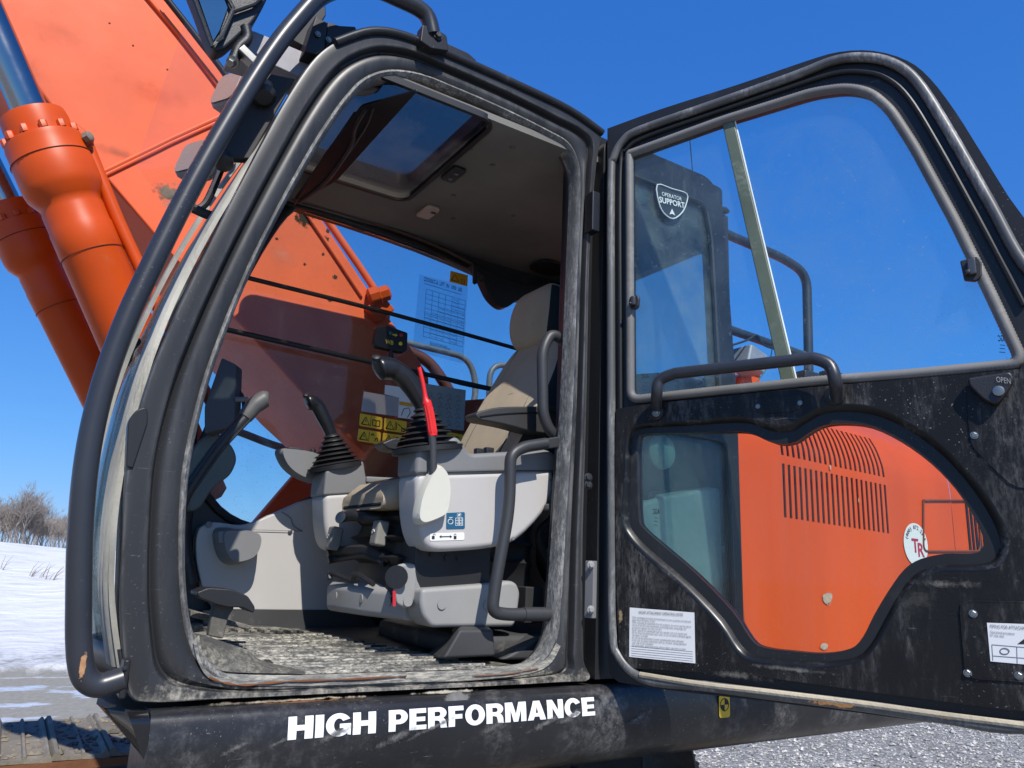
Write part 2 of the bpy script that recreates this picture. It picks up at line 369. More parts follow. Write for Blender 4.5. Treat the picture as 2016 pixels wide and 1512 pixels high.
def stain(name, c, e1, e2, nrm, rx, rz, col, parent, hard=0.25, nscale=30.0, rough=0.9, amp=1.1):
    c = Vector(c); e1 = Vector(e1); e2 = Vector(e2); nrm = Vector(nrm)
    V = [c+nrm*0.0016+e1*a*rx*1.5+e2*b*rz*1.5 for a, b in ((-1, -1), (1, -1), (1, 1), (-1, 1))]
    m = bpy.data.materials.new(name); m.use_nodes = True; t = m.node_tree; L = t.links.new; t.nodes.clear()
    out = nd(t, 'ShaderNodeOutputMaterial'); tr = nd(t, 'ShaderNodeBsdfTransparent'); b = nd(t, 'ShaderNodeBsdfPrincipled'); b.inputs['Roughness'].default_value = rough
    b.inputs['Specular IOR Level'].default_value = 0.2
    tc = nd(t, 'ShaderNodeTexCoord'); sb_ = nd(t, 'ShaderNodeVectorMath', operation='SUBTRACT'); L(tc.outputs['Object'], sb_.inputs[0]); sb_.inputs[1].default_value = c
    cx = nd(t, 'ShaderNodeCombineXYZ')
    for i, (e, r) in enumerate(((e1, rx), (e2, rz))):
        d = nd(t, 'ShaderNodeVectorMath', operation='DOT_PRODUCT'); L(sb_.outputs[0], d.inputs[0]); d.inputs[1].default_value = e/r; L(d.outputs['Value'], cx.inputs[i])
    ln = nd(t, 'ShaderNodeVectorMath', operation='LENGTH'); L(cx.outputs[0], ln.inputs[0])
    n = nd(t, 'ShaderNodeTexNoise'); n.inputs['Scale'].default_value = nscale; n.inputs['Detail'].default_value = 7; n.inputs['Roughness'].default_value = 0.7; L(tc.outputs['Object'], n.inputs['Vector'])
    a1 = nd(t, 'ShaderNodeMath', operation='MULTIPLY_ADD'); L(n.outputs['Fac'], a1.inputs[0]); a1.inputs[1].default_value = amp*2; a1.inputs[2].default_value = 0.85-amp
    a2 = nd(t, 'ShaderNodeMath', operation='SUBTRACT'); L(a1.outputs[0], a2.inputs[0]); L(ln.outputs['Value'], a2.inputs[1])
    r = nd(t, 'ShaderNodeMapRange'); r.interpolation_type = 'SMOOTHSTEP'; r.inputs['From Min'].default_value = 0.0; r.inputs['From Max'].default_value = hard; L(a2.outputs[0], r.inputs['Value'])
    # never reach the border of the carrier
    r2 = nd(t, 'ShaderNodeMapRange'); r2.inputs['From Min'].default_value = 1.45; r2.inputs['From Max'].default_value = 1.2; L(ln.outputs['Value'], r2.inputs['Value'])
    mu = nd(t, 'ShaderNodeMath', operation='MULTIPLY'); L(r.outputs[0], mu.inputs[0]); L(r2.outputs[0], mu.inputs[1])
    rp = nd(t, 'ShaderNodeValToRGB'); rp.color_ramp.elements[0].color = (*[x*0.6 for x in col], 1); rp.color_ramp.elements[1].color = (*[min(1, x*1.35) for x in col], 1)
    n2 = nd(t, 'ShaderNodeTexNoise'); n2.inputs['Scale'].default_value = nscale*3; L(tc.outputs['Object'], n2.inputs['Vector']); L(n2.outputs['Fac'], rp.inputs[0]); L(rp.outputs[0], b.inputs['Base Color'])
    mx = nd(t, 'ShaderNodeMixShader'); L(mu.outputs[0], mx.inputs[0]); L(tr.outputs[0], mx.inputs[1]); L(b.outputs[0], mx.inputs[2]); L(mx.outputs[0], out.inputs[0])
    return mesh_obj(name, V, [(0, 1, 2, 3)], m, parent, 0)
EX = (1, 0, 0); EZ = (0, 0, 1); NY = (0, -1, 0)
# ================================================================ SETTING
def ground_mat():
    m = bpy.data.materials.new('gravel_ground'); m.use_nodes = True; t = m.node_tree; L = t.links.new; b = t.nodes['Principled BSDF']
    tc = nd(t, 'ShaderNodeTexCoord')
    v = nd(t, 'ShaderNodeTexVoronoi'); v.inputs['Scale'].default_value = 34; L(tc.outputs['Object'], v.inputs['Vector'])
    v2 = nd(t, 'ShaderNodeTexVoronoi'); v2.inputs['Scale'].default_value = 34; v2.feature = 'DISTANCE_TO_EDGE'; L(tc.outputs['Object'], v2.inputs['Vector'])
    n = nd(t, 'ShaderNodeTexNoise'); n.inputs['Scale'].default_value = 0.6; n.inputs['Detail'].default_value = 9; n.inputs['Roughness'].default_value = 0.7; L(tc.outputs['Object'], n.inputs['Vector'])
    r = nd(t, 'ShaderNodeValToRGB'); e = r.color_ramp.elements; e[0].color = (0.12, 0.113, 0.10, 1); e[1].color = (0.46, 0.44, 0.395, 1)
    e.new(0.5).color = (0.22, 0.215, 0.2, 1)
    hs = nd(t, 'ShaderNodeSeparateColor'); L(v.outputs['Color'], hs.inputs[0]); L(hs.outputs[0], r.inputs[0])
    wet = nd(t, 'ShaderNodeMapRange'); wet.interpolation_type = 'SMOOTHSTEP'; wet.inputs['From Min'].default_value = 0.45; wet.inputs['From Max'].default_value = 0.6; L(n.outputs['Fac'], wet.inputs['Value'])
    mx = nd(t, 'ShaderNodeMix', data_type='RGBA'); mx.inputs[0].default_value = 0.3; L(r.outputs[0], mx.inputs[6]); mx.inputs[7].default_value = (0.19, 0.175, 0.145, 1)
    m2 = nd(t, 'ShaderNodeMath', operation='MULTIPLY'); L(wet.outputs[0], m2.inputs[0]); m2.inputs[1].default_value = 0.35; L(m2.outputs[0], mx.inputs[0])
    L(mx.outputs[2], b.inputs['Base Color']); b.inputs['Roughness'].default_value = 0.85
    bp = nd(t, 'ShaderNodeBump'); bp.inputs['Strength'].default_value = 0.9; bp.inputs['Distance'].default_value = 0.02; L(v2.outputs['Distance'], bp.inputs['Height']); L(bp.outputs[0], b.inputs['Normal'])
    return m
def mud_mat():
    m = bpy.data.materials.new('wet_mud_and_ice'); m.use_nodes = True; t = m.node_tree; L = t.links.new; b = t.nodes['Principled BSDF']
    tc = nd(t, 'ShaderNodeTexCoord'); mp = nd(t, 'ShaderNodeMapping'); mp.inputs['Scale'].default_value = (0.7, 1.7, 1); mp.inputs['Rotation'].default_value = (0, 0, 0.12); L(tc.outputs['Object'], mp.inputs[0])
    n = nd(t, 'ShaderNodeTexNoise'); n.inputs['Scale'].default_value = 1.1; n.inputs['Detail'].default_value = 9; n.inputs['Roughness'].default_value = 0.62; L(mp.outputs[0], n.inputs['Vector'])
    n2 = nd(t, 'ShaderNodeTexNoise'); n2.inputs['Scale'].default_value = 14; n2.inputs['Detail'].default_value = 8; L(tc.outputs['Object'], n2.inputs['Vector'])
    r = nd(t, 'ShaderNodeValToRGB'); e = r.color_ramp.elements; e[0].color = (0.17, 0.155, 0.12, 1); e[1].color = (0.36, 0.33, 0.265, 1); L(n2.outputs['Fac'], r.inputs[0])
    ice = nd(t, 'ShaderNodeMapRange'); ice.interpolation_type = 'SMOOTHSTEP'; ice.inputs['From Min'].default_value = 0.53; ice.inputs['From Max'].default_value = 0.60; L(n.outputs['Fac'], ice.inputs['Value'])
    mx = nd(t, 'ShaderNodeMix', data_type='RGBA'); L(ice.outputs[0], mx.inputs[0]); L(r.outputs[0], mx.inputs[6]); mx.inputs[7].default_value = (0.55, 0.58, 0.62, 1); L(mx.outputs[2], b.inputs['Base Color'])
    ro = nd(t, 'ShaderNodeMapRange'); ro.inputs['To Min'].default_value = 0.75; ro.inputs['To Max'].default_value = 0.12; L(ice.outputs[0], ro.inputs['Value']); L(ro.outputs[0], b.inputs['Roughness'])
    bp = nd(t, 'ShaderNodeBump'); bp.inputs['Strength'].default_value = 0.5; bp.inputs['Distance'].default_value = 0.03; L(n2.outputs['Fac'], bp.inputs['Height']); L(bp.outputs[0], b.inputs['Normal'])
    return m
def snow_mat():
    m = bpy.data.materials.new('snow'); m.use_nodes = True; t = m.node_tree; L = t.links.new; b = t.nodes['Principled BSDF']
    tc = nd(t, 'ShaderNodeTexCoord'); mp = nd(t, 'ShaderNodeMapping'); mp.inputs['Scale'].default_value = (0.5, 1.6, 1.6); L(tc.outputs['Object'], mp.inputs[0])
    n = nd(t, 'ShaderNodeTexNoise'); n.inputs['Scale'].default_value = 2.2; n.inputs['Detail'].default_value = 8; L(mp.outputs[0], n.inputs['Vector'])
    r = nd(t, 'ShaderNodeValToRGB'); e = r.color_ramp.elements; e[0].position = 0.25; e[0].color = (0.60, 0.595, 0.585, 1); e[1].position = 0.6; e[1].color = (0.76, 0.755, 0.745, 1); L(n.outputs['Fac'], r.inputs[0])
    sz = nd(t, 'ShaderNodeSeparateXYZ'); L(tc.outputs['Object'], sz.inputs[0])
    n3 = nd(t, 'ShaderNodeTexNoise'); n3.inputs['Scale'].default_value = 3.0; n3.inputs['Detail'].default_value = 9; n3.inputs['Roughness'].default_value = 0.75; L(tc.outputs['Object'], n3.inputs['Vector'])
    hm = nd(t, 'ShaderNodeMath', operation='MULTIPLY_ADD'); L(n3.outputs['Fac'], hm.inputs[0]); hm.inputs[1].default_value = -0.5; L(sz.outputs[2], hm.inputs[2])
    hr = nd(t, 'ShaderNodeMapRange'); hr.interpolation_type = 'SMOOTHSTEP'; hr.inputs['From Min'].default_value = -0.05; hr.inputs['From Max'].default_value = -0.22; L(hm.outputs[0], hr.inputs['Value'])
    mxs = nd(t, 'ShaderNodeMix', data_type='RGBA'); L(hr.outputs[0], mxs.inputs[0]); L(r.outputs[0], mxs.inputs[6]); mxs.inputs[7].default_value = (0.26, 0.25, 0.22, 1)
    L(mxs.outputs[2], b.inputs['Base Color']); b.inputs['Roughness'].default_value = 0.7
    ha = nd(t, 'ShaderNodeMath', operation='ADD'); L(n.outputs['Fac'], ha.inputs[0]); L(n3.outputs['Fac'], ha.inputs[1])
    bp = nd(t, 'ShaderNodeBump'); bp.inputs['Strength'].default_value = 0.9; bp.inputs['Distance'].default_value = 0.10; L(ha.outputs[0], bp.inputs['Height']); L(bp.outputs[0], b.inputs['Normal'])
    return m
GRAV = ground_mat(); MUD = mud_mat(); SNOW = snow_mat()
g = mesh_obj('ground', [(-400, -400, 0), (400, -400, 0), (400, 600, 0), (-400, 600, 0)], [(0, 1, 2, 3)], GRAV, None, 0); tag(g, kind='structure')
# muddy road with ice sheets between the machine and the snow
road = mesh_obj('muddy_road', [(-40, 5.2, 0.004), (3.2, 5.2, 0.004), (5.0, 13.5, 0.004), (-40, 13.5, 0.004)], [(0, 1, 2, 3)], MUD, None, 0); tag(road, kind='structure')
# snow bank: rises from the road edge to a crest about eye height
def sheet(name, xs, ys, fn, mat):
    V = [(x, y, fn(x, y)) for y in ys for x in xs]; nx = len(xs); F = []
    for j in range(len(ys)-1):
        for i in range(nx-1): F.append((j*nx+i, j*nx+i+1, (j+1)*nx+i+1, (j+1)*nx+i))
    return mesh_obj(name, V, F, mat, None, 0)
from mathutils import noise as mn
def snow_h(x, y):
    e = 11.4+0.25*mn.noise(Vector((x*0.9, 0.3, 0)))+0.12*mn.noise(Vector((x*4.0, 1.3, 0)))
    t = (y-e)/16.0
    if t <= 0: return -0.02+0.0*t
    t = min(t, 1.0)
    base = 0.13*min(1, (y-e)/0.22)+1.62*(t*t*(3-2*t))*(1.0-0.035*max(-6, min(8, x-1.0)))
    return base+0.10*mn.noise(Vector((x*0.35, y*0.35, 2)))*min(1, t*6)+0.03*mn.noise(Vector((x*1.6, y*1.2, 5)))
sb = sheet('snow_bank', [-40+0.5*i for i in range(0, 60)]+[-10+0.2*i for i in range(0, 100)]+[10+1.0*i for i in range(0, 50)], [11.0+0.12*i for i in range(40)]+[15.8+0.5*i for i in range(60)]+[46+4*i for i in range(40)], snow_h, SNOW)
for p in sb.data.polygons: p.use_smooth = True
tag(sb, kind='structure')
# loose gravel stones on the ground to the right
def stones(name, n, fx, size, mat):
    V = np.zeros((n*6, 3)); F = []
    octa = np.array([(1, 0, 0), (-1, 0, 0), (0, 1, 0), (0, -1, 0), (0, 0, 1), (0, 0, -1)], float)
    fc = [(0, 2, 4), (2, 1, 4), (1, 3, 4), (3, 0, 4), (2, 0, 5), (1, 2, 5), (3, 1, 5), (0, 3, 5)]
    for i in range(n):
        x, y, z = fx()
        s = size*rng.lognormal(0, 0.4); a = rng.uniform(0, 6.28); c_, s_ = math.cos(a), math.sin(a)
        q = octa*rng.uniform(0.6, 1.3, (6, 3))*np.array([1, 0.8, 0.55])*s
        R_ = np.array([[c_, -s_, 0], [s_, c_, 0], [0, 0, 1]]); q = q@R_.T+np.array([x, y, z+0.2*s])
        V[i*6:i*6+6] = q; F += [tuple(i*6+k for k in f) for f in fc]
    me = bpy.data.meshes.new(name); me.from_pydata(V.tolist(), [], F); o = bpy.data.objects.new(name, me); COL.objects.link(o); me.materials.append(mat); return o
GST = bpy.data.materials.new('gravel_stone'); GST.use_nodes = True
_t = GST.node_tree; _b = _t.nodes['Principled BSDF']; _v = nd(_t, 'ShaderNodeTexVoronoi'); _v.inputs['Scale'].default_value = 25
_tc = nd(_t, 'ShaderNodeTexCoord'); _t.links.new(_tc.outputs['Object'], _v.inputs['Vector']); _s = nd(_t, 'ShaderNodeSeparateColor'); _t.links.new(_v.outputs['Color'], _s.inputs[0])
_r = nd(_t, 'ShaderNodeValToRGB'); _r.color_ramp.elements[0].color = (0.14, 0.133, 0.12, 1); _r.color_ramp.elements[1].color = (0.62, 0.60, 0.55, 1); _t.links.new(_s.outputs[0], _r.inputs[0]); _t.links.new(_r.outputs[0], _b.inputs['Base Color']); _b.inputs['Roughness'].default_value = 0.85
def fx():
    x = rng.uniform(4.5, 17); return x, rng.uniform(1.2+0.08*x, 9.0), 0.0
gs = stones('loose_gravel', 26000, fx, 0.017, GST); tag(gs, 'pale crushed stone lying loose beside the machine', 'gravel', kind='stuff')

# bare trees behind the snow bank
BARK = M('bare_bark', (0.27, 0.235, 0.205), 0.9, var=0.2)
def tree_geo(h, seed):
    r = random.Random(seed); G = []
    def br(p, d, ln, rad, lv):
        n = 3; pts = [p]
        for k in range(n):
            d = (d+Vector((r.gauss(0, .13), r.gauss(0, .13), r.gauss(0.05, .07)))).normalized(); pts.append(pts[-1]+d*ln/n)
        rs = [rad*(1-0.6*k/n) for k in range(n+1)]
        G.append(tube_geo(pts, rs, 5 if lv < 2 else 3))
        if lv >= 4: return
        k = (5, 5, 5, 4)[lv]
        for i in range(k):
            t = r.uniform(0.3, 1.0); q = pts[int(t*n*0.999)].lerp(pts[min(n, int(t*n*0.999)+1)], (t*n) % 1)
            a = r.uniform(0, 6.28); sp = r.uniform(0.45, 0.95)
            dd = (d+Vector((math.cos(a)*sp, math.sin(a)*sp, r.uniform(0.0, .35)))).normalized()
            br(q, dd, ln*r.uniform(0.5, 0.72), max(0.012, rad*0.42), lv+1)
    for s in range(r.choice((1, 2, 2, 3))):
        br(Vector((r.uniform(-.3, .3)*s, r.uniform(-.3, .3)*s, -0.3)), Vector((r.uniform(-.2, .2), r.uniform(-.2, .2), 1)).normalized(), h*0.55, h*0.014, 0)
    return G
protos = []
for s in range(5):
    G = tree_geo(6.2, 40+s); k = max(1, len(G)//12)
    Vt, Ft = merge(G[:1]); Vc, Fc = merge(G[1:]); protos.append((Vt, Ft, Vc, Fc))
tmesh = []
for i, (Vt, Ft, Vc, Fc) in enumerate(protos):
    a = bpy.data.meshes.new('trunk'); a.from_pydata([tuple(v) for v in Vt], [], Ft); a.materials.append(BARK)
    c = bpy.data.meshes.new('crown'); c.from_pydata([tuple(v) for v in Vc], [], Fc); c.materials.append(BARK); tmesh.append((a, c))
trx = []
for i in range(70):
    uu = -120+4.0*i; dist = 118+random.uniform(-10, 22)
    trx.append((uu+random.uniform(-4, 4), dist))
for i, (uu, dist) in enumerate(trx):
    p = P(uu, 1095, 'y', dist); hgt = snow_h(p.x, p.y)
    sc = random.uniform(0.55, 0.86)
    if uu < 70: sc *= 1.12
    t = empty('bare_tree', (p.x, p.y, hgt), 'leafless grey-brown tree in the thicket behind the snow bank', 'tree', 'bare trees behind the snow bank')
    if i == 39: sc = 1.12; t['label'] = 'tallest bare tree, its crown rising above the rest of the thicket'
    t.scale = (sc, sc, sc); t.rotation_euler.z = random.uniform(0, 6.28)
    a, c = tmesh[i % 5]
    for nm, me in (('trunk', a), ('crown', c)):
        o = bpy.data.objects.new(nm, me); COL.objects.link(o); o.parent = t
# dry weed stalks poking through the snow
STRAW = M('dry_straw', (0.30, 0.25, 0.18), 0.9)
for i, (uu, vv) in enumerate([(57, 1134), (65, 1136), (79, 1138), (88, 1141), (101, 1143), (108, 1142), (5, 1122)]):
    # stand on the slope: march the ray until it meets the snow
    d = ray(uu, vv); d = d/np.linalg.norm(d); s = 11.0
    while s < 60:
        q = CAM+d*s
        if q[2] <= snow_h(q[0], q[1]): break
        s += 0.05
    G = []
    for k in range(3):
        b0 = Vector(q)+Vector((random.uniform(-.06, .06), random.uniform(-.06, .06), -.05)); dx = random.uniform(0.05, 0.28)
        hh = random.uniform(0.2, 0.42); G.append(tube_geo([b0, b0+Vector((dx*.4, 0, hh*.6)), b0+Vector((dx, 0, hh))], [0.008, 0.006, 0.003], 4))
    V, F = merge(G); o = mesh_obj('dry_weed', [v-Vector(q) for v in V], F, STRAW, None, 0); o.location = Vector(q); tag(o, 'thin dry weed stalks poking out of the snow slope', 'weed', 'dry weeds on the snow')

# ================================================================ EXCAVATOR
EXC = empty('excavator', (1.6, 1.55, 0.0), 'large orange crawler excavator with black cab and its cab door swung open', 'excavator')
# ---- boom (near face on y = 1.30, 0.74 m wide)
BY = 1.30; BW = 0.74
top = PL([(335, 0), (445, 140), (640, 440), (740, 592)], 'y', BY)
bot = PL([(130, 250), (200, 345), (345, 505), (485, 650), (610, 790)], 'y', BY)
d0 = (top[0]-top[1]).normalized(); d1 = (bot[0]-bot[1]).normalized()
loop = [top[0]+d0*4.2, top[0], top[1], top[2], top[3], P(800, 668, 'y', BY), P(845, 740, 'y', BY), P(850, 850, 'y', BY), P(800, 905, 'y', BY), P(730, 905, 'y', BY), bot[4], bot[3], bot[2], bot[1], bot[0], bot[0]+d1*3.7]
boom = plate('boom', loop, (0, BW, 0), ORB, EXC, bevel=0.012)
def on_boom(pts): return PL(pts, 'y', BY-0.004)
tube('weld_bead', cat(on_boom([(205, 338), (300, 292), (345, 270), (450, 222)]), 8), 0.009, ORB, boom, 8)
tube('weld_bead', cat(on_boom([(207, 345), (300, 300), (345, 278), (450, 231)]), 8), 0.007, ORB, boom, 8)
tube('weld_bead', on_boom([(215, 352), (345, 505), (420, 585)]), 0.006, ORB, boom, 8)
# edge rails that run down the boom's upper edge
tube('hydraulic_line', cat(PL([(300, -30), (440, 150), (640, 428), (748, 588), (760, 640)], 'y', BY+0.02), 8), 0.016, ORB, boom, 10)
tube('hydraulic_line', cat(PL([(270, -30), (415, 150), (610, 430), (712, 582)], 'y', BY-0.008), 8), 0.008, ORB, boom, 10)
tube('hydraulic_line', cat(PL([(322, -10), (385, 70), (452, 160), (480, 230)], 'y', BY-0.05), 8), 0.013, BLK, boom, 10)
lathe('hose_fitting', [(0.03, 0), (0.045, 0.01), (0.045, 0.05), (0.036, 0.055), (0.036, 0.09), (0.02, 0.1)], P(725, 588, 'y', BY-.02), (0.7, -0.3, 0.35), ORC, boom, 8, 20)
box('hose_clamp', P(745, 610, 'y', BY-0.01), (0.09, 0.06, 0.10), ORC, boom, Matrix.Rotation(0.7, 3, 'Y'), 0.008)
def blob(name, c, rx, rz, mat, parent, seed=0, n=26, y=-0.006):
    r = random.Random(seed); pts = []
    for k in range(n):
        a = 2*math.pi*k/n; q = 1+0.22*r.uniform(-1, 1)+0.12*math.sin(3*a+seed); pts.append(Vector(c)+Vector((rx*q*math.cos(a), y, rz*q*math.sin(a))))
    cc = Vector(c)+Vector((0, y*1.6, 0)); V = pts+[cc]
    return mesh_obj(name, V, [(k, (k+1) % n, n) for k in range(n)], mat, parent, 0)
GREASE = M('grease_stain', (0.035, 0.028, 0.018), 0.7, var=0.3, bump=0.8, bscale=90)
stain('grease_patch', P(600, 428, 'y', BY), EX, EZ, NY, 0.055, 0.050, (0.03, 0.024, 0.014), boom, 0.5, 40)
stain('dirt_patch', P(332, 378, 'y', BY), EX, EZ, NY, 0.062, 0.050, (0.30, 0.26, 0.19), boom, 0.5, 35)
stain('dirt_patch', P(352, 402, 'y', BY), EX, EZ, NY, 0.10, 0.045, (0.50, 0.36, 0.25), boom, 1.2, 30)
for (u, v, a, b, col, hd) in ((120, 60, .30, .14, (0.85, 0.26, 0.15), 2.5), (300, 180, .25, .10, (0.70, 0.14, 0.05), 2.5), (230, 300, .16, .03, (0.45, 0.16, 0.08), 1.8), (560, 500, .12, .07, (0.85, 0.30, 0.18), 2.2), (395, 300, .10, .05, (0.55, 0.2, 0.1), 2.0), (60, 150, .08, .20, (0.5, 0.15, 0.07), 2.4)):
    stain('faded_paint', P(u, v, 'y', BY), EX, EZ, NY, a, b, col, boom, hd, 9, 0.6, 1.0)
stain('dirt_patch', P(640, 475, 'y', BY), EX, EZ, NY, 0.018, 0.012, (0.10, 0.10, 0.08), boom, 0.4, 50)
for i, (u, v, s) in enumerate([(640, 470, .02), (660, 545, .014), (645, 455, .012), (636, 500, .01), (215, 45, .006), (262, 90, .005), (330, 137, .006), (650, 590, .014), (545, 470, .008), (600, 520, .008)]):
    stain('paint_chip', P(u, v, 'y', BY), EX, EZ, NY, s*.9, s*.8, (0.05, 0.035, 0.02), boom, 0.2, 120, 0.8, 1.4)
# boom foot, swing frame brackets and turntable deck seen dark through the far window
fp = [Vector((1.30, 0, 2.45)), Vector((1.75, 0, 2.55)), Vector((2.0, 0, 2.2)), Vector((2.1, 0, 1.45)), Vector((0.75, 0, 1.45)), Vector((0.85, 0, 1.8))]
plate('boom_bracket', [v+Vector((0, 1.17, 0)) for v in fp], (0, .06, 0), ORC, EXC, bevel=0.01)
plate('boom_bracket', [v+Vector((0, 2.10, 0)) for v in fp], (0, .06, 0), ORC, EXC, bevel=0.01)
lathe('boom_pin', [(0.10, 0), (0.10, 0.06), (0.08, 0.07)], (1.62, 1.17, 2.28), (0, -1, 0), STL, EXC)
box('turntable_deck', (2.95, 1.62, 1.41), (3.9, 2.9, 0.14), DRK, EXC, None, 0.02)
lathe('swing_bearing', [(0.62, 0), (0.62, 0.3)], (1.75, 1.6, 0.97), (0, 0, 1), DRK, EXC, 32)
box('track_frame', (1.6, 1.6, 0.80), (1.3, 2.0, 0.35), DRK, EXC, None, 0.03)
# front catwalk, tank and rails on the right hand side
box('tool_box', (1.55, 2.62, 1.68), (1.5, 0.7, 0.40), ORC, EXC, None, 0.03)
box('fuel_tank', (2.95, 2.55, 1.95), (1.1, 0.85, 1.0), ORC, EXC, None, 0.04)
RAILG = M('grey_rail_paint', (0.13, 0.14, 0.15), 0.45, dust=0.3, dcol=(0.3, 0.3, 0.29))
tube('walkway_rail', fillet(PL([(700, 640), (790, 672), (925, 705), (940, 770), (920, 830), (925, 900)], 'y', 2.6), 0.12), 0.021, RAILG, EXC)
tube('walkway_rail', fillet(PL([(962, 860), (964, 716), (1100, 728)], 'y', 2.6), 0.12), 0.021, RAILG, EXC)
tube('walkway_rail', fillet(PL([(470, 850), (560, 885), (640, 893)], 'y', 2.3), 0.12), 0.02, RAILG, EXC)
for pts in ([(800, 690), (850, 720), (900, 800), (930, 880)], [(760, 640), (830, 760), (880, 850), (900, 900)]):
    tube('hydraulic_hose', cat(PL(pts, 'y', 1.5), 8), 0.028, M('shaded_brown_hose', (0.10, 0.03, 0.02), 0.5), EXC)  # hose colour darkened to carry the shade they lie in
# ---- boom cylinders
SEAM = M('seam_brown', (0.12, 0.02, 0.006), 0.7)
def cylinder(y, top_uv, low_uv, far):
    a = P(*top_uv, 'y', y); b = P(*low_uv, 'y', y); ax = (b-a).normalized(); L_ = 1.35
    prof = [(0.060, -0.035), (0.098, -0.03), (0.102, -0.005), (0.102, 0.055), (0.118, 0.058), (0.121, 0.075), (0.121, 0.12), (0.123, 0.125), (0.123, 0.215), (0.118, 0.24), (0.100, 0.27), (0.093, 0.285), (0.096, 0.30), (0.096, 0.36), (0.098, 0.365), (0.098, 0.45), (0.096, 0.455), (0.096, L_), (0.07, L_+.02)]
    body = lathe('boom_cylinder', prof, a, ax, ORC, EXC, 40)
    lathe('piston_rod', [(0.055, -1.6), (0.055, 0.0)], a, ax, CHR, body, 32)
    e1 = Vector((0, 1, 0)).cross(ax).normalized(); e2 = ax.cross(e1)
    for k in range(12):
        t = 2*math.pi*k/12; c = a+ax*0.056+(e1*math.cos(t)+e2*math.sin(t))*0.108
        lathe('head_bolt', [(0.013, 0), (0.013, -0.022), (0.010, -0.026)], c, ax, ORC, body, 6)
    for h in (0.128, 0.46):
        pts = [a+ax*h+(e1*math.cos(2*math.pi*k/40)+e2*math.sin(2*math.pi*k/40))*(0.1245 if h < .2 else 0.0985) for k in range(40)]
        tube('seam_ring', pts, 0.0014, SEAM, body, 5, True)
    return body, a, ax, e1, e2
cyl, ca, cax, ce1, ce2 = cylinder(1.08, (72, 248), (237, 628), False)
cyl2, *_ = cylinder(2.12, (24, 418), (196, 763), True)
tube('cylinder_pipe', fillet(PL([(140, 262), (165, 268), (178, 300), (235, 440), (312, 605), (420, 800)], 'y', 1.06), 0.06), 0.021, ORC, cyl, 14)
box('port_block', P(155, 275, 'y', 1.06), (0.075, 0.07, 0.06), ORC, cyl, Matrix.Rotation(0.5, 3, 'Y'), 0.008)
lathe('port_plug', [(0.018, 0), (0.018, 0.02), (0.012, 0.024)], P(168, 272, 'y', 1.02), (0.6, -0.7, 0.3), DIRT, cyl, 6)
# dirt caked on the collar
def cap_patch(name, h0, h1, t0, t1, r, mat, parent, seed):
    rd = random.Random(seed); n = 14; V = []; F = []
    for j in range(5):
        for i in range(n):
            f = i/(n-1); t = t0+(t1-t0)*f; h = h0+(h1-h0)*j/4*(0.6+0.5*rd.random()); V.append(ca+cax*h+(ce1*math.cos(t)+ce2*math.sin(t))*(r+0.004*math.sin(math.pi*f)*(1-j/4)+0.0005))
    for j in range(4):
        for i in range(n-1): F.append((j*n+i, j*n+i+1, (j+1)*n+i+1, (j+1)*n+i))
    return mesh_obj(name, V, F, mat, parent, 60)
# ---- crawler: far track runs along x
def track(y0, y1, zt, x0, x1, lab):
    tr = box('crawler_track', ((x0+x1)/2, (y0+y1)/2, 0.5), (x1-x0-0.25, (y1-y0)*0.55, 0.55), DRK, EXC, None, 0.06)
    pitch = 0.216; xs = np.arange(x0+0.3, x1-0.3, pitch); i = 0
    w_ = y1-y0; c = (y0+y1)/2
    prof = [(-0.112, 0.0), (-0.112, 0.012), (-0.100, 0.034), (-0.086, 0.034), (-0.074, 0.013), (0.0, 0.013), (0.004, 0.026), (0.014, 0.026), (0.02, 0.013), (0.078, 0.013), (0.092, 0.030), (0.100, 0.030), (0.112, 0.008), (0.112, -0.01), (0.07, -0.004)]
    loop = [Vector((a, -w_/2, b)) for a, b in prof]; V, F = plate_geo(loop, (0, w_, 0)); 
    m0 = None
    for x in xs:
        for top_ in (1, 0):
            if m0 is None:
                o = mesh_obj('track_shoe', V, F, SHOE, None, 30); m0 = o.data
            else:
                o = bpy.data.objects.new('track_shoe', m0); COL.objects.link(o)
            o.parent = tr; o.location = (x+random.uniform(-.003, .003), c, zt if top_ else 0.035)
            if not top_: o.rotation_euler.x = math.pi
    n = 9
    for (ex, s) in ((x0+0.3, -1), (x1-0.3, 1)):
        for k in range(n):
            a = math.pi*(k+0.5)/n; R_ = (zt-0.035)/2
            o = bpy.data.objects.new('track_shoe', m0); COL.objects.link(o); o.parent = tr
            o.location = (ex+s*R_*math.sin(a), c, 0.035+R_+R_*math.cos(a)); o.rotation_euler.y = s*a
    # rusty chain rail edge under the shoes
    Vr, Fr = merge([box_geo(((x0+x1)/2, y0+0.008, zt-0.022), (x1-x0-0.6, 0.03, 0.035))]); mesh_obj('shoe_edge_rail', Vr, Fr, RUST, tr, 30)
    def fm():
        x = rng.uniform(x0+.3, x1-.3); return x, rng.uniform(y0+.03, y1-.03), zt+0.012
    st = stones('mud_clods', 1500, fm, 0.012, DIRT); st.parent = tr; st['kind'] = 'stuff'
    return tr
# crawler children sit in world coordinates: keep the parent chain's offset
tr = track(2.28, 3.12, 0.925, -0.55, 3.95, 'far')
tr2 = track(0.08, 0.70, 0.90, -0.55, 2.55, 'near')
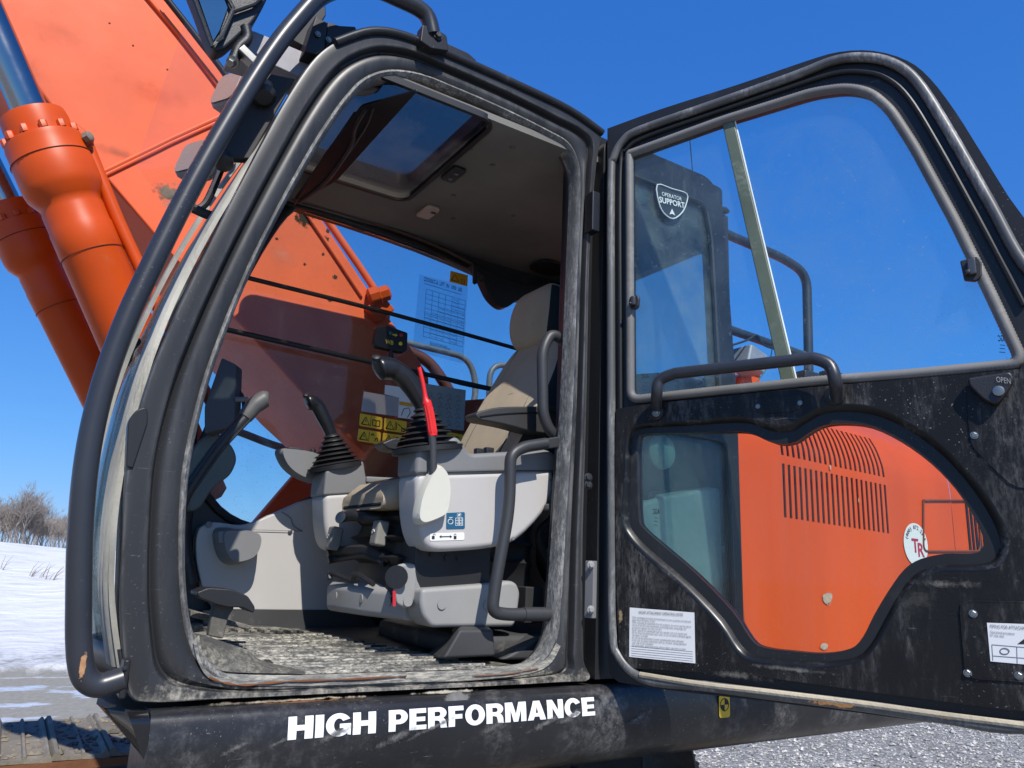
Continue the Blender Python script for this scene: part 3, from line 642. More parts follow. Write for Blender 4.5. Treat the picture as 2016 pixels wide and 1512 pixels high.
# ---- side skirt panel with the lettering: rounded section swept along x
SK = [(-0.012, 1.512), (-0.030, 1.505), (-0.040, 1.490), (-0.047, 1.45), (-0.045, 1.41), (-0.032, 1.37), (-0.005, 1.335), (0.05, 1.305), (0.16, 1.29)]
SKs = [Vector((0, a, b)) for a, b in SK]; SKs = cat(SKs, 3)
def skirt(x0, x1):
    rs_ = []
    for x in (x0, x1): rs_.append([Vector((x, p.y, p.z)) for p in SKs]+[Vector((x, 0.16, 1.50))])
    return rs_
side = rings('side_skirt', skirt(0.275, 3.9), BLK2, EXC, True, True, 50)
def skirt_pt(u, v):
    y = -0.045
    for _ in range(6):
        p = P(u, v, 'y', y)
        zs = [q.z for q in SKs]; ys = [q.y for q in SKs]; y = float(np.interp(-p.z, [-z for z in zs], ys))
    return p, y
# front corner of the skirt: faceted glossy nose
GLB = M('glossy_black_nose', (0.012, 0.012, 0.013), 0.12, dust=0.25, dcol=(0.12, 0.11, 0.10), dscale=4, scratch=0.5, coat=0.4)
nose = []
for (dx, y_, k) in ((0.0, 0.0, 1.0), (-0.035, 0.012, 0.7), (-0.065, 0.05, 0.2), (-0.078, 0.11, 0.0), (-0.055, 0.30, 0.0), (0.02, 0.60, 0.0), (0.12, 0.98, 0.0)):
    nose.append([Vector((0.272+dx+min(1.512-p.z, 0.10)*(0.25+0.70*(1-k)), p.y*k+y_, p.z-0.004)) for p in SKs])
nz = rings('skirt_nose', nose, GLB, EXC, False, False, 25)
top_ = [r[0]+Vector((0, 0, -0.001)) for r in nose]+[Vector((0.6, 0.98, 1.507)), Vector((0.6, 0.0, 1.507))]
mesh_obj('nose_top', top_, [tuple(range(len(top_)))], BLK, nz, 0)
# lettering follows the bulge of the skirt
def glyph(ch):
    s_ = 0.27
    def arc(cx, cy, rx, ry, a0, a1, n=14): return [(cx+rx*math.cos(math.radians(a0+(a1-a0)*k/n)), cy+ry*math.sin(math.radians(a0+(a1-a0)*k/n))) for k in range(n+1)]
    if ch == 'H': W = .80; return W, [(0, 0), (s_, 0), (s_, .38), (W-s_, .38), (W-s_, 0), (W, 0), (W, 1), (W-s_, 1), (W-s_, .62), (s_, .62), (s_, 1), (0, 1)], []
    if ch == 'I': return .28, [(0, 0), (.28, 0), (.28, 1), (0, 1)], []
    if ch == 'E': W = .68; return W, [(0, 0), (W, 0), (W, .22), (s_, .22), (s_, .395), (W-.05, .395), (W-.05, .605), (s_, .605), (s_, .78), (W-.01, .78), (W-.01, 1), (0, 1)], []
    if ch == 'F': W = .64; return W, [(0, 0), (s_, 0), (s_, .38), (W-.06, .38), (W-.06, .60), (s_, .60), (s_, .78), (W, .78), (W, 1), (0, 1)], []
    if ch == 'P': return .74, [(0, 0), (s_, 0), (s_, .33)]+arc(.42, .665, .32, .335, -90, 90)+[(0, 1)], [[(s_, .54)]+arc(.40, .67, .085, .13, -90, 90, 8)+[(s_, .80)]]
    if ch == 'R': return .78, [(0, 0), (s_, 0), (s_, .37), (.36, .37), (.46, .33), (.50, .18), (.51, .04), (.53, 0), (.80, 0), (.765, .06), (.75, .26), (.70, .40), (.62, .47)]+arc(.45, .72, .31, .28, -38, 90, 10)+[(0, 1)], [[(s_, .57)]+arc(.42, .68, .085, .11, -90, 90, 8)+[(s_, .79)]]
    if ch == 'O': return .86, arc(.43, .5, .43, .52, 0, 349, 32), [arc(.43, .5, .165, .29, 0, 349, 32)]
    if ch == 'C': return .82, arc(.43, .5, .43, .52, 30, 330, 26)+arc(.43, .5, .165, .29, 325, 35, 22), []
    if ch == 'G': return .84, arc(.43, .5, .43, .52, 30, 318, 26)+[(.72, .06), (.84, .02), (.84, .55), (.46, .55), (.46, .35), (.60, .35)]+arc(.43, .5, .165, .29, 318, 35, 20), []
    if ch == 'A': return .88, [(0, 0), (.275, 0), (.33, .18), (.55, .18), (.605, 0), (.88, 0), (.595, 1), (.285, 1)], [[(.385, .37), (.495, .37), (.44, .70)]]
    if ch == 'M': return .98, [(0, 0), (.245, 0), (.245, .62), (.385, 0), (.595, 0), (.735, .62), (.735, 0), (.98, 0), (.98, 1), (.635, 1), (.49, .40), (.345, 1), (0, 1)], []
    if ch == 'N': return .80, [(0, 0), (s_-.01, 0), (s_-.01, .57), (.53, 0), (.80, 0), (.80, 1), (.54, 1), (.54, .43), (.27, 1), (0, 1)], []
def wrap_text(s, x0, x1, zb, h, mat):
    gl_ = [glyph(c) for c in s]; gap = .065; tot = sum(g_[0] for g_ in gl_)+gap*(len(s)-1); k = (x1-x0)/tot; x = x0
    zs = [-q.z for q in SKs]; ys = [q.y for q in SKs]
    for W, ol, hs in gl_:
        loops = [[Vector((a, 0, b)) for a, b in l] for l in [ol]+hs]; flat = [p for l in loops for p in l]
        bm = bmesh.new(); vs = [bm.verts.new(p) for p in flat]
        for t_ in tessellate_polygon(loops):
            try: bm.faces.new([vs[i] for i in t_])
            except ValueError: pass
        for q in range(5): bmesh.ops.bisect_plane(bm, geom=bm.verts[:]+bm.edges[:]+bm.faces[:], plane_co=(0, 0, (q+0.5)/5), plane_no=(0, 0, 1))
        for v in bm.verts:
            z = zb+v.co.z*h; v.co = Vector((x+v.co.x*k, float(np.interp(-z, zs, ys))-0.0018, z))
        me = bpy.data.meshes.new('letter'); bm.to_mesh(me); bm.free(); o = bpy.data.objects.new('letter', me); COL.objects.link(o); me.materials.append(mat); o.parent = side
        x += (W+gap)*k
p0, _ = skirt_pt(565, 1457); p1, _ = skirt_pt(1171, 1408); q0, _ = skirt_pt(570, 1411)
for s_, ua, ub in (('HIGH', 565, 739), ('PERFORMANCE', 764, 1171)):
    va = 1457-(ua-565)*49/606; vb = 1457-(ub-565)*49/606
    wrap_text(s_, skirt_pt(ua, va)[0].x, skirt_pt(ub, vb)[0].x, p0.z, q0.z-p0.z, WLET)
for (u, v, rx, rz, col) in ((590, 1381, .16, .0055, (0.34, 0.15, 0.06)), (560, 1379, .22, .004, (0.5, 0.42, 0.30)), (880, 1362, .14, .005, (0.42, 0.38, 0.30)), (900, 1375, .05, .018, (0.16, 0.155, 0.145))):
    c_, y_ = skirt_pt(u, v); stain('paint_wear', Vector((c_.x, y_-0.001, c_.z)), EX, (0, 0.25, 0.968) if v < 1378 else EZ, (0, -1, 0.2), rx, rz, col, side, 0.5, 25, 0.8, 1.3)
for i in range(9):
    u = 480+i*95+random.uniform(-30, 30); v = 1480-i*9+random.uniform(-25, 10); c_, y_ = skirt_pt(u, v)
    stain('scuff_mark', Vector((c_.x, y_-0.0015, c_.z)), (0.94, 0, 0.34), (-0.34, 0, 0.94), NY, random.uniform(.04, .09), random.uniform(.006, .014), (0.15, 0.145, 0.14), side, 1.1, 60, 0.8, 1.2)
# tie-down pictogram label
pc, yy = skirt_pt(1425, 1390)
loop = [Vector((a, yy-0.0022, b)) for a, b in rr(pc.x, pc.z, 0.045, 0.062, 0.008)]
lb = plate('marker_label', loop, (0, -0.0006, 0), YEL, EXC, bevel=0)
seg_ = []
for k in (0, 2):
    a0 = math.pi/2*k; seg_.append(([Vector((pc.x, yy-0.0034, pc.z+.004))]+[Vector((pc.x+0.017*math.cos(a0+math.pi/2*j/6), yy-0.0034, pc.z+.004+0.017*math.sin(a0+math.pi/2*j/6))) for j in range(7)], [tuple(range(8))]))
V, F = merge(seg_); mesh_obj('label_print', V, F, INK, lb, 0)
tube('label_print', [Vector((pc.x+0.017*math.cos(t*math.pi/10), yy-0.003, pc.z+.004+0.017*math.sin(t*math.pi/10))) for t in range(20)], 0.0012, INK, lb, 5, True)
# ---- orange engine cover behind the cab with louvre slots
def cover():
    # section in y,z: vertical side, rounded shoulder, sloping top
    sec = [(0.0, 1.53), (0.0, 2.12), (0.002, 2.24), (0.012, 2.30), (0.04, 2.37), (0.09, 2.425), (0.30, 2.54), (0.75, 2.60)]
    def pt(x, s): return Vector((x, s[0]+0.02, s[1]-0.03*max(0, x-2.0)))
    secs = cat([Vector((0, a, b)) for a, b in sec], 5); secs = [(p.y, p.z) for p in secs]
    xa, xb = 1.974, 3.28
    # slots: x positions and z bands
    slots = []; nx = 21
    for k in range(nx):
        xs = 2.205+0.030*k
        slots.append((xs, xs+0.0135, 2.02, 2.205)); slots.append((xs, xs+0.0135, 2.235, 2.395))
    xset = sorted(set([xa, xb]+[s[0] for s in slots]+[s[1] for s in slots]))
    zz = [p[1] for p in secs]; L_ = []
    # insert exact slot ends into the section
    allz = sorted(set([round(z, 4) for z in zz]+[2.02, 2.205, 2.235, 2.395]))
    ysec = [float(np.interp(z, zz, [p[0] for p in secs])) for z in allz]
    S_ = list(zip(ysec, allz)); V = []; F = []
    for x in xset:
        for s in S_: V.append(pt(x, s))
    m = len(S_)
    bands = {}
    for i in range(len(xset)-1):
        xm = (xset[i]+xset[i+1])/2
        for j in range(m-1):
            zm = (S_[j][1]+S_[j+1][1])/2
            if any(a < xm < b and c < zm < d for a, b, c, d in slots): continue
            F.append((i*m+j, (i+1)*m+j, (i+1)*m+j+1, i*m+j+1))
    o = mesh_obj('engine_cover', V, F, ORP, EXC, 50)
    V = []; F = []
    for a, b, c, d in slots:
        js = [q for q in S_ if c-1e-6 <= q[1] <= d+1e-6]
        for xx in (a, b):
            k0 = len(V)
            for q in js: w0 = pt(xx, q); V += [w0, w0+Vector((0, 0.004, -0.0015))]
            for k in range(len(js)-1): F.append((k0+2*k, k0+2*k+1, k0+2*k+3, k0+2*k+2))
    mesh_obj('louvre_lip', V, F, ORP, o, 0)['kind'] = 'stuff'
    V = []
    for x in (xa+.02, xb-.02):
        for s in S_: q = pt(x, s); V.append(Vector((q.x, q.y+0.05, q.z-0.05)))
    inner = mesh_obj('louvre_mesh_backing', V, [(j, m+j, m+j+1, j+1) for j in range(m-1)], RUB, o, 50)
    # second cover panel to the rear, split by a seam
    V = []
    for x in (3.286, 4.4):
        for s in S_: V.append(pt(x, s)+Vector((0, .001, 0)))
    o2 = mesh_obj('engine_cover', V, [(j, m+j, m+j+1, j+1) for j in range(m-1)], ORP, EXC, 50)
    for k in range(9):
        xx = 3.40+0.03*k; box('louvre_slot', (xx, 0.019, 2.06), (0.0135, 0.006, 0.2), RUB, o2, None, 0)
    plate('cover_edge', [Vector((1.972, 0.022, 1.53)), Vector((1.972, 0.022, 2.30)), Vector((1.972, 0.14, 2.42)), Vector((1.972, 0.9, 2.5)), Vector((1.972, 0.9, 1.53))], (0.004, 0, 0), BLK, o)
    return o
cov = cover()
# round company label on the cover
pc = P(1803, 1072, 'y', 0.017)
lathe('round_label', [(0.083, 0), (0.083, 0.0007)], pc, (0, -1, 0), WHT, cov, 40)
arc = '(800) 872.2395'
for i, ch in enumerate(arc):
    a = math.radians(160-140*i/(len(arc)-1)); c = pc+Vector((0.060*math.cos(a), -0.0014, 0.060*math.sin(a)))
    text('label_print', ch, c, (math.sin(a), 0, -math.cos(a)), (math.cos(a), 0, math.sin(a)), 0.021, PBLU, cov, bold=0.01, align='CENTER')
REDI = M('red_ink', (0.55, 0.02, 0.07), 0.5)
tx = lambda s, dx, dz, h, m, b=0.02: text('label_print', s, pc+Vector((dx, -0.0014, dz)), (1, 0, 0), (0, 0, 1), h, m, cov, bold=b)
tx('T', -0.030, -0.03, 0.075, REDI); tx('R', 0.006, -0.045, 0.075, REDI)
for i, (u, v, a, b) in enumerate([(1628, 1178, .032, .026), (1622, 1272, .03, .014), (1634, 920, .006, .012), (1690, 985, .004, .01)]):
    stain('paint_scuff', P(u, v, 'y', 0.0175), EX, EZ, NY, a, b, (0.48, 0.36, 0.27), cov, 0.15, 26, 0.8)
# square pictogram outline on the rear cover
a_ = PL([(1818, 985), (1930, 985), (1930, 1085), (1818, 1085)], 'y', 0.015)
tube('stencil_mark', fillet(a_+[a_[0]], 0.03), 0.004, M('faded_brown_ink', (0.22, 0.055, 0.02), 0.7), cov, 6)
box('pane_reflection_box', (3.3, 1.1, 2.55), (1.3, 0.5, 0.42), M('reflection_grey_brown', (0.09, 0.07, 0.07), 0.5, dust=0.3), EXC, None, 0.04)  # dark box added to stand for the reflection in the lower door pane
# counterweight far behind
cwl = [Vector((4.45, y, 1.2)) for y in (0.0, 3.1)]
box('counterweight', (4.85, 1.6, 1.75), (0.75, 3.0, 1.1), ORP, EXC, None, 0.12, 4)
# deck hand rail behind the cab
RB = M('black_rail_paint', (0.03, 0.032, 0.036), 0.4, dust=0.25, dcol=(0.2, 0.2, 0.19))
tube('deck_rail', fillet(PL([(1405, 448), (1430, 461), (1545, 510), (1588, 540), (1592, 705), (1592, 800)], 'y', 0.1), 0.10), 0.018, RB, EXC, 14)
tube('deck_rail', PL([(1405, 640), (1440, 650), (1592, 703)], 'y', 0.1), 0.016, RB, EXC, 14)
tube('cable', cat(PL([(1440, 680), (1470, 670), (1490, 660), (1505, 680), (1545, 692)], 'y', 0.08), 6), 0.004, RUB, EXC, 8)
box('rail_lamp', P(1472, 712, 'y', 0.12), (0.10, 0.10, 0.08), GALV, EXC, Matrix.Rotation(0.3, 3, 'Y'), 0.01)
box('engine_cover_latch', P(1590, 745, 'y', 0.1), (0.09, 0.05, 0.05), PLB, EXC, None, 0.008)
box('engine_cover_latch', P(1640, 742, 'y', 0.1), (0.12, 0.05, 0.035), PLB, EXC, None, 0.008)
plate('air_cleaner_cover', PL([(1448, 790), (1455, 740), (1500, 722), (1498, 770), (1490, 800)], 'y', 0.16), (0, 0.2, 0), ORP, EXC, bevel=0.01)
# ================================================================ CAB SHELL
PAIR = [((800, 1340), (800, 1359)), ((640, 1345), (640, 1367)), ((520, 1348), (500, 1374)), ((455, 1335), (400, 1379)), ((408, 1300), (300, 1384)), ((383, 1245), (256, 1372)),
 ((372, 1180), (243, 1300)), ((368, 1100), (236, 1190)), ((370, 1000), (240, 1050)), ((380, 900), (252, 900)), ((412, 760), (287, 760)), ((455, 635), (335, 640)),
 ((505, 515), (392, 520)), ((555, 415), (452, 400)), ((605, 325), (515, 280)), ((650, 250), (570, 183)), ((695, 187), (622, 110)), ((732, 152), (672, 76)),
 ((780, 138), (730, 60)), ((840, 146), (800, 72)), ((900, 170), (880, 106)), ((1000, 214), (1010, 164)), ((1085, 256), (1110, 215)), ((1122, 278), (1160, 240)),
 ((1141, 312), (1184, 262)), ((1147, 360), (1174, 330)), ((1143, 500), (1161, 500)), ((1131, 800), (1155, 800)), ((1116, 1050), (1148, 1050)), ((1106, 1200), (1148, 1220)),
 ((1097, 1262), (1150, 1300)), ((1072, 1302), (1162, 1338)), ((1030, 1322), (1100, 1344)), ((930, 1335), (950, 1352))]
inn = cat(PL([p[0] for p in PAIR], 'y', 0.0), 5, True); out_ = cat(PL([p[1] for p in PAIR], 'y', 0.0), 5, True)
# centre of the opening, used for the depth returns
def lerp_ring(t, y): return [Vector((a.x*(1-t)+b.x*t, y, a.z*(1-t)+b.z*t)) for a, b in zip(inn, out_)]
prof = [(0.02, 0.085), (0.0, 0.06), (0.0, 0.048), (0.04, 0.034), (0.10, 0.024), (0.18, 0.018), (0.30, 0.014), (0.42, 0.015), (0.49, 0.019), (0.53, 0.024), (0.555, 0.022), (0.58, 0.010), (0.60, 0.003), (0.615, 0.0005), (0.64, -0.001), (0.80, -0.001), (0.93, -0.001), (0.975, 0.0005), (0.992, 0.004), (1.0, 0.010), (1.0, 0.09)]
frame = rings('cab_frame', [lerp_ring(t, y) for t, y in prof], BLKF, EXC, True, False, 24)
# worn inner flange: the lit, dusty lip round the door opening
def abs_ring(w_, y):
    out = []
    for a, b in zip(inn, out_):
        d = b-a; L_ = d.length; t = min(w_/L_, 0.6); out.append(Vector((a.x+d.x*t, y, a.z+d.z*t)))
    return out
lip = rings('door_opening_seal', [abs_ring(w_, y) for w_, y in [(-0.002, 0.07), (-0.003, 0.036), (0.001, 0.024), (0.007, 0.018), (0.013, 0.020), (0.016, 0.030)]], DUSTY, frame, True, False, 55)
# sill channel with mud and rust along the bottom of the opening
SA = [(392, 1250), (400, 1290), (420, 1317), (450, 1326), (560, 1329), (700, 1326), (800, 1323), (930, 1318), (1030, 1305), (1068, 1290), (1088, 1262)]
SB = [(386, 1256), (394, 1297), (414, 1326), (448, 1336), (560, 1339), (700, 1335), (800, 1332), (930, 1328), (1034, 1315), (1074, 1298), (1095, 1266)]
SC = [(380, 1262), (390, 1303), (410, 1334), (447, 1347), (560, 1351), (700, 1347), (800, 1343), (930, 1339), (1038, 1327), (1082, 1308), (1104, 1272)]
rings('sill_plate', [cat(PL(SA, 'y', 0.045), 6), cat(PL(SA, 'y', 0.030), 6), cat(PL(SB, 'y', 0.026), 6), cat(PL(SB, 'y', 0.014), 6), cat(PL(SC, 'y', 0.012), 6)], SILL, frame, False, False, 30)
rp_ = cat(PL([(412, 1334), (440, 1344), (475, 1349), (520, 1346), (580, 1341), (680, 1338), (800, 1331)], 'y', 0.0105), 5)
tube('rust_streak', rp_, [0.0026*(0.35+0.75*abs(math.sin(k*0.63+.6))) for k in range(len(rp_))], RUST, frame, 6)
rp_ = cat(PL([(930, 1331), (1000, 1327), (1060, 1316)], 'y', 0.0105), 5)
tube('rust_streak', rp_, [0.0018*(0.3+0.7*abs(math.sin(k*0.9))) for k in range(len(rp_))], RUST, frame, 6)
# ---- A-pillar hinge bracket and tabs
plate('pillar_bracket', fillet(PL([(248, 918), (252, 830), (268, 806), (290, 800), (292, 830), (262, 922)], 'y', -0.006), 0.01), (0, 0.03, 0), BLK, frame, bevel=0.003)
# ---- drip rail over the door
tube('roof_drip_rail', cat(PL([(660, 84), (730, 62), (800, 72), (900, 114), (1010, 163), (1120, 216), (1186, 262)], 'y', -0.002), 5), 0.012, BLK, frame, 10)
# ---- roof, with the hatch opening
def rect(x0, x1, y0, y1, z, r=0.04): return [Vector((a, b, z)) for a, b in rr((x0+x1)/2, (y0+y1)/2, x1-x0, y1-y0, r, 5)]
roof_loop = rect(0.535, 1.99, 0.03, 0.99, 3.115, 0.07)
hole = rect(0.57, 0.99, 0.055, 0.655, 3.115, 0.045)
roof = plate('cab_roof', roof_loop, (0, 0, 0.055), BLK, EXC, [hole], bevel=0.008)
hole2 = rect(0.575, 0.99, 0.038, 0.655, 3.075, 0.045)
ceil = plate('headliner', rect(0.55, 1.96, 0.030, 0.955, 3.075, 0.03), (0, 0, 0.02), HEAD, EXC, [hole2])
fr_o = rect(0.565, 1.004, 0.026, 0.670, 3.068, 0.06); fr_i = rect(0.582, 0.990, 0.038, 0.656, 3.068, 0.042)
hf = plate('roof_hatch_frame', fr_o, (0, 0, 0.020), RUB, EXC, [fr_i], bevel=0.004)
plate('hatch_glass', rect(0.572, 0.996, 0.032, 0.662, 3.081, 0.04), (0, 0, 0.006), GR, hf)
for i, (u, v) in enumerate([(935, 325), (925, 293), (970, 325), (1008, 290), (893, 385), (892, 430), (1010, 425)]):
    if i in (0,): continue
    lathe('liner_clip', [(0.009, 0), (0.009, 0.003), (0.006, 0.004)], P(u, v, 'z', 3.0745), (0, 0, -1), M('liner_clip_plastic', (0.12, 0.115, 0.10), 0.6), ceil, 14)
# dome lamp and switch block
def ceil_box(name, u, v, sx, sy, h, mat, kids):
    c = P(u, v, 'z', 3.075); lp = [Vector((c.x+a, c.y+b, 3.075)) for a, b in rr(0, 0, sx, sy, 0.012, 3)]
    o = plate(name, lp, (0, 0, -h), mat, EXC, bevel=0.005)
    for (dx, dy, s, mm) in kids: box('button', (c.x+dx, c.y+dy, 3.075-h-.001), (s, s*.7, 0.004), mm, o, None, 0.001)
    return o
ceil_box('dome_lamp', 843, 414, 0.055, 0.10, 0.014, M('dome_lens', (0.50, 0.38, 0.30), 0.4), [(0.012, -0.02, 0.018, PLB)])
ceil_box('switch_block', 893, 339, 0.05, 0.10, 0.016, PLB, [(0, -0.02, 0.012, GMD), (0, 0.02, 0.012, GMD)])
spc = P(1082, 525, 'z', 3.07)
plate('ceiling_speaker', [Vector((spc.x+a, spc.y+b, 3.07)) for a, b in rr(0, 0, 0.16, 0.14, 0.05, 5)], (0, 0, -0.012), RUB, EXC, bevel=0.004)
# tinted sun visor flap hanging at the front of the hatch
vz = [P(578, 402, 'y', 0.66), P(664, 350, 'y', 0.66), P(822, 172, 'y', 0.07), P(700, 190, 'y', 0.10)]
vis = [Vector((0.62, 0.70, 3.02)), Vector((0.735, 0.66, 3.055)), Vector((0.745, 0.05, 3.05)), Vector((0.60, 0.09, 3.02))]
visor = plate('sun_visor', fillet(PL([(578, 402), (664, 352), (824, 174), (712, 205), (640, 300), (578, 402)], 'z', 3.03)[:5]+[P(578, 402, 'z', 3.03)], 0.015)[:-1], (0, 0, -0.006), M('dark_visor', (0.008, 0.009, 0.013), 0.3), EXC, bevel=0.002)
tube('visor_rib', cat(PL([(590, 398), (640, 360), (690, 290), (700, 250), (720, 215)], 'z', 3.022), 6), 0.006, PLB, visor, 8)
tube('visor_rib', cat(PL([(650, 352), (680, 310), (720, 250), (735, 212)], 'z', 3.022), 6), 0.004, PLB, visor, 8)
tube('visor_arm', PL([(585, 390), (700, 225)], 'z', 3.04), 0.008, RUB, visor, 8)
hb = plate('visor_hinge', fillet(PL([(702, 165), (745, 150), (762, 152), (752, 172), (728, 180), (704, 178)], 'y', 0.10), 0.004), (0, 0.03, 0), GMD, EXC, bevel=0.004)
bolt('hinge_screw', P(739, 163, 'y', 0.095), (0, -1, 0), 0.006, RUB, hb)
# ---- front header between the pillars and windscreen
fp_ = [(0.225, 1.56), (0.178, 1.75), (0.165, 1.95), (0.185, 2.20), (0.235, 2.42), (0.30, 2.62), (0.38, 2.82), (0.455, 2.97), (0.53, 3.08), (0.60, 3.14)]
fc_ = [Vector((a, 0, b)) for a, b in fp_]; fcs = cat(fc_, 5)
def bow(y): return -0.040*min(1.0, max(0, y)/0.22)+0.14*max(0, y-0.35)**1.4
def strip(name, y0, y1, i0, i1, mat, dx=0.02, th=0.005):
    rs_ = []
    sel = fcs[i0:i1]
    V = []; m = len(sel); F = []
    for j in range(7):
        y = y0+(y1-y0)*j/6; V += [Vector((p.x+dx+bow(y), y, p.z)) for p in sel]
        if j: F += [((j-1)*m+k, (j-1)*m+k+1, j*m+k+1, j*m+k) for k in range(m-1)]
    o = mesh_obj(name, V, F, mat, EXC, 60); s = o.modifiers.new('s', 'SOLIDIFY'); s.thickness = th; s.offset = 0; return o
strip('front_window_lower', 0.105, 0.90, 1, 17, GF)
strip('front_window_upper', 0.105, 0.90, 17, 38, GF)
pth = [Vector((p.x+0.006+bow(.24), 0.24+0.006*math.sin(i*.7), p.z)) for i, p in enumerate(fcs[2:40])]
tube('reflection_strip', pth, 1.0, PALE, EXC, prof=[(0.006, -0.012), (0.009, 0.0), (0.006, 0.014), (-0.004, 0.014), (-0.004, -0.012)], up=(-1, 0, 0.0), smooth=40)  # pale wavy strip imitates a reflection streak in the windscreen
strip('front_header', 0.02, 0.98, 38, 46, BLK, 0.015, 0.03)
strip('front_lower_cover', 0.02, 0.30, 0, 3, BLK, 0.012, 0.02)
ridge = [(0.004, -0.10), (0.012, -0.09), (0.006, -0.07), (0.013, -0.055), (0.015, -0.035), (0.004, -0.02), (0.012, -0.005), (0.014, 0.02), (0.003, 0.035), (0.010, 0.05), (0.012, 0.075), (0.002, 0.10), (-0.012, 0.10), (-0.012, -0.10)]
rid = []
for (h_, dy) in ridge[:-2]:
    rid.append([Vector((p.x+0.012-h_*1.2+bow(0.062+dy*.42), 0.062+dy*.42*(1+0.06*math.sin(i*1.3))+0.006*math.sin(i*0.8), p.z)) for i, p in enumerate(fcs[1:40])])
rings('windscreen_seal', rid, PALE, EXC, False, False, 50)
pth = [Vector((p.x+0.012+bow(.90), 0.905, p.z)) for p in fcs[2:40]]
tube('windscreen_seal', pth, 1.0, PALE, EXC, prof=[(0.012, -0.025), (0.006, 0.0), (0.012, 0.025), (-0.01, 0.025), (-0.01, -0.025)], up=(-1, 0, 0.0), smooth=30)
pth = [Vector((fcs[17].x+0.010+bow(0.26+0.64*k/12), 0.26+0.64*k/12, fcs[17].z+0.01*math.sin(k*.5))) for k in range(13)]
tube('windscreen_joint', pth, 0.011, RUB, EXC, 8)
# ---- far side frame with window
fo = cat([Vector((p.x, 0.96, p.z)) for p in out_[::4]], 2, True)
far_hole = XZ([(0.66, 1.90), (0.55, 1.95), (0.47, 2.06), (0.44, 2.22), (0.46, 2.45), (0.52, 2.70), (0.60, 2.93), (0.67, 3.06), (0.74, 3.075), (1.2, 3.05), (1.62, 2.99), (1.80, 2.93), (1.84, 2.80), (1.84, 2.20), (1.78, 2.10), (1.2, 2.06), (0.95, 2.04), (0.83, 1.99), (0.74, 1.92)], 0.955)
far_out = XZ([(0.33, 1.55), (0.29, 1.8), (0.285, 2.05), (0.33, 2.42), (0.43, 2.8), (0.54, 3.05), (0.62, 3.15), (1.9, 3.15), (1.97, 3.05), (1.97, 1.55)], 0.955)
fh = cat(far_hole, 3, True)
far = plate('cab_far_side', far_out, (0, 0.05, 0), M('dark_cab_inside', (0.025, 0.026, 0.028), 0.5, dust=0.2), EXC, [fh])
plate('far_window', [Vector((p.x, 0.975, p.z)) for p in cat(far_hole, 2, True)], (0, 0.005, 0), GW, far)
tube('far_window_trim', [Vector((p.x, 0.948, p.z)) for p in fh], 0.014, RUB, far, 8, True)
tube('window_guard_bar', cat(PL([(470, 541), (500, 550), (760, 615), (1030, 690)], 'y', 0.93), 4), 0.0085, RUB, EXC, 10)
tube('window_guard_bar', cat(PL([(440, 648), (460, 652), (740, 715), (1010, 775)], 'y', 0.93), 4), 0.0095, RUB, EXC, 10)
tube('control_cable', cat(PL([(770, 690), (775, 712), (800, 735), (850, 738), (905, 755), (990, 772)], 'y', 0.92), 6), 0.0065, RUB, EXC, 8)
# dark upper trim and hanging rear curtain of the far side
plate('far_roof_trim', PL([(560, 378), (660, 402), (830, 462), (960, 530), (1010, 558), (1012, 580), (935, 535), (830, 485), (690, 432), (560, 402)], 'y', 0.925), (0, 0.03, 0), RUB, EXC, bevel=0.003)
tube('roof_trim_pipe', cat(PL([(575, 392), (690, 424), (840, 476), (930, 520)], 'y', 0.90), 6), 0.008, M('brown_pipe', (0.06, 0.03, 0.022), 0.5), EXC, 8)
ct = cat(PL([(930, 520), (960, 530), (1010, 552), (1125, 575), (1128, 552), (1100, 560), (1060, 585), (1032, 590), (1018, 592), (1000, 604), (985, 602), (967, 585), (955, 562), (945, 540)], 'y', 0.88), 3, True)
plate('folded_sunshade', ct, (0, 0.05, 0), RUB, EXC, bevel=0.004)
plate('shade_hook', fillet(PL([(932, 523), (939, 528), (941, 556), (936, 560), (932, 556)], 'y', 0.86), 0.004), (0, 0.008, 0), PLB, EXC)
tube('shade_hook', [P(947+5*math.cos(t*.63), 548+6*math.sin(t*.63), 'y', 0.86) for t in range(10)], 0.004, PLB, EXC, 6, True)
# ---- rear wall and rear window
rear_out = [Vector((1.955, a, b)) for a, b in ((0.05, 1.53), (0.96, 1.53), (0.96, 3.08), (0.05, 3.08))]
rear_hole = [Vector((1.955, a, b)) for a, b in rr(0.5, 2.72, 0.76, 0.52, 0.08)]
rear = plate('cab_rear_wall', rear_out, (0.04, 0, 0), M('dark_cab_inside', (0.025, 0.026, 0.028), 0.5), EXC, [rear_hole])
plate('rear_window', [Vector((1.965, a, b)) for a, b in rr(0.5, 2.72, 0.77, 0.53, 0.08)], (0.005, 0, 0), GW, rear)
# ---- rear quarter of the near side, seen through the open door's panes
qo = fillet(XZ([(1.375, 1.524), (1.375, 3.165), (1.86, 3.165), (1.915, 3.08), (1.962, 2.40), (1.968, 1.524)], 0.0), 0.07)
qo = [qo[0]]+[p for p in qo[1:]]
qh1 = [Vector((p.x, 0, p.z)) for p in fillet(PL([(1246, 345), (1390, 402), (1402, 470), (1420, 800), (1246, 800), (1246, 345)], 'y', 0.0), 0.035)[:-1]]
qh2 = [Vector((p.x, 0, p.z)) for p in fillet(XZ([(1.44, 2.24), (1.915, 2.24), (1.925, 1.66), (1.44, 1.66), (1.44, 2.24)], 0), 0.05)[:-1]]
qp = plate('cab_rear_quarter', qo, (0, 0.05, 0), BLK, EXC, [qh1, qh2], bevel=0.006)
plate('quarter_window', [p+Vector((0, 0.012, 0)) for p in qh1], (0, 0.005, 0), GQ, qp)
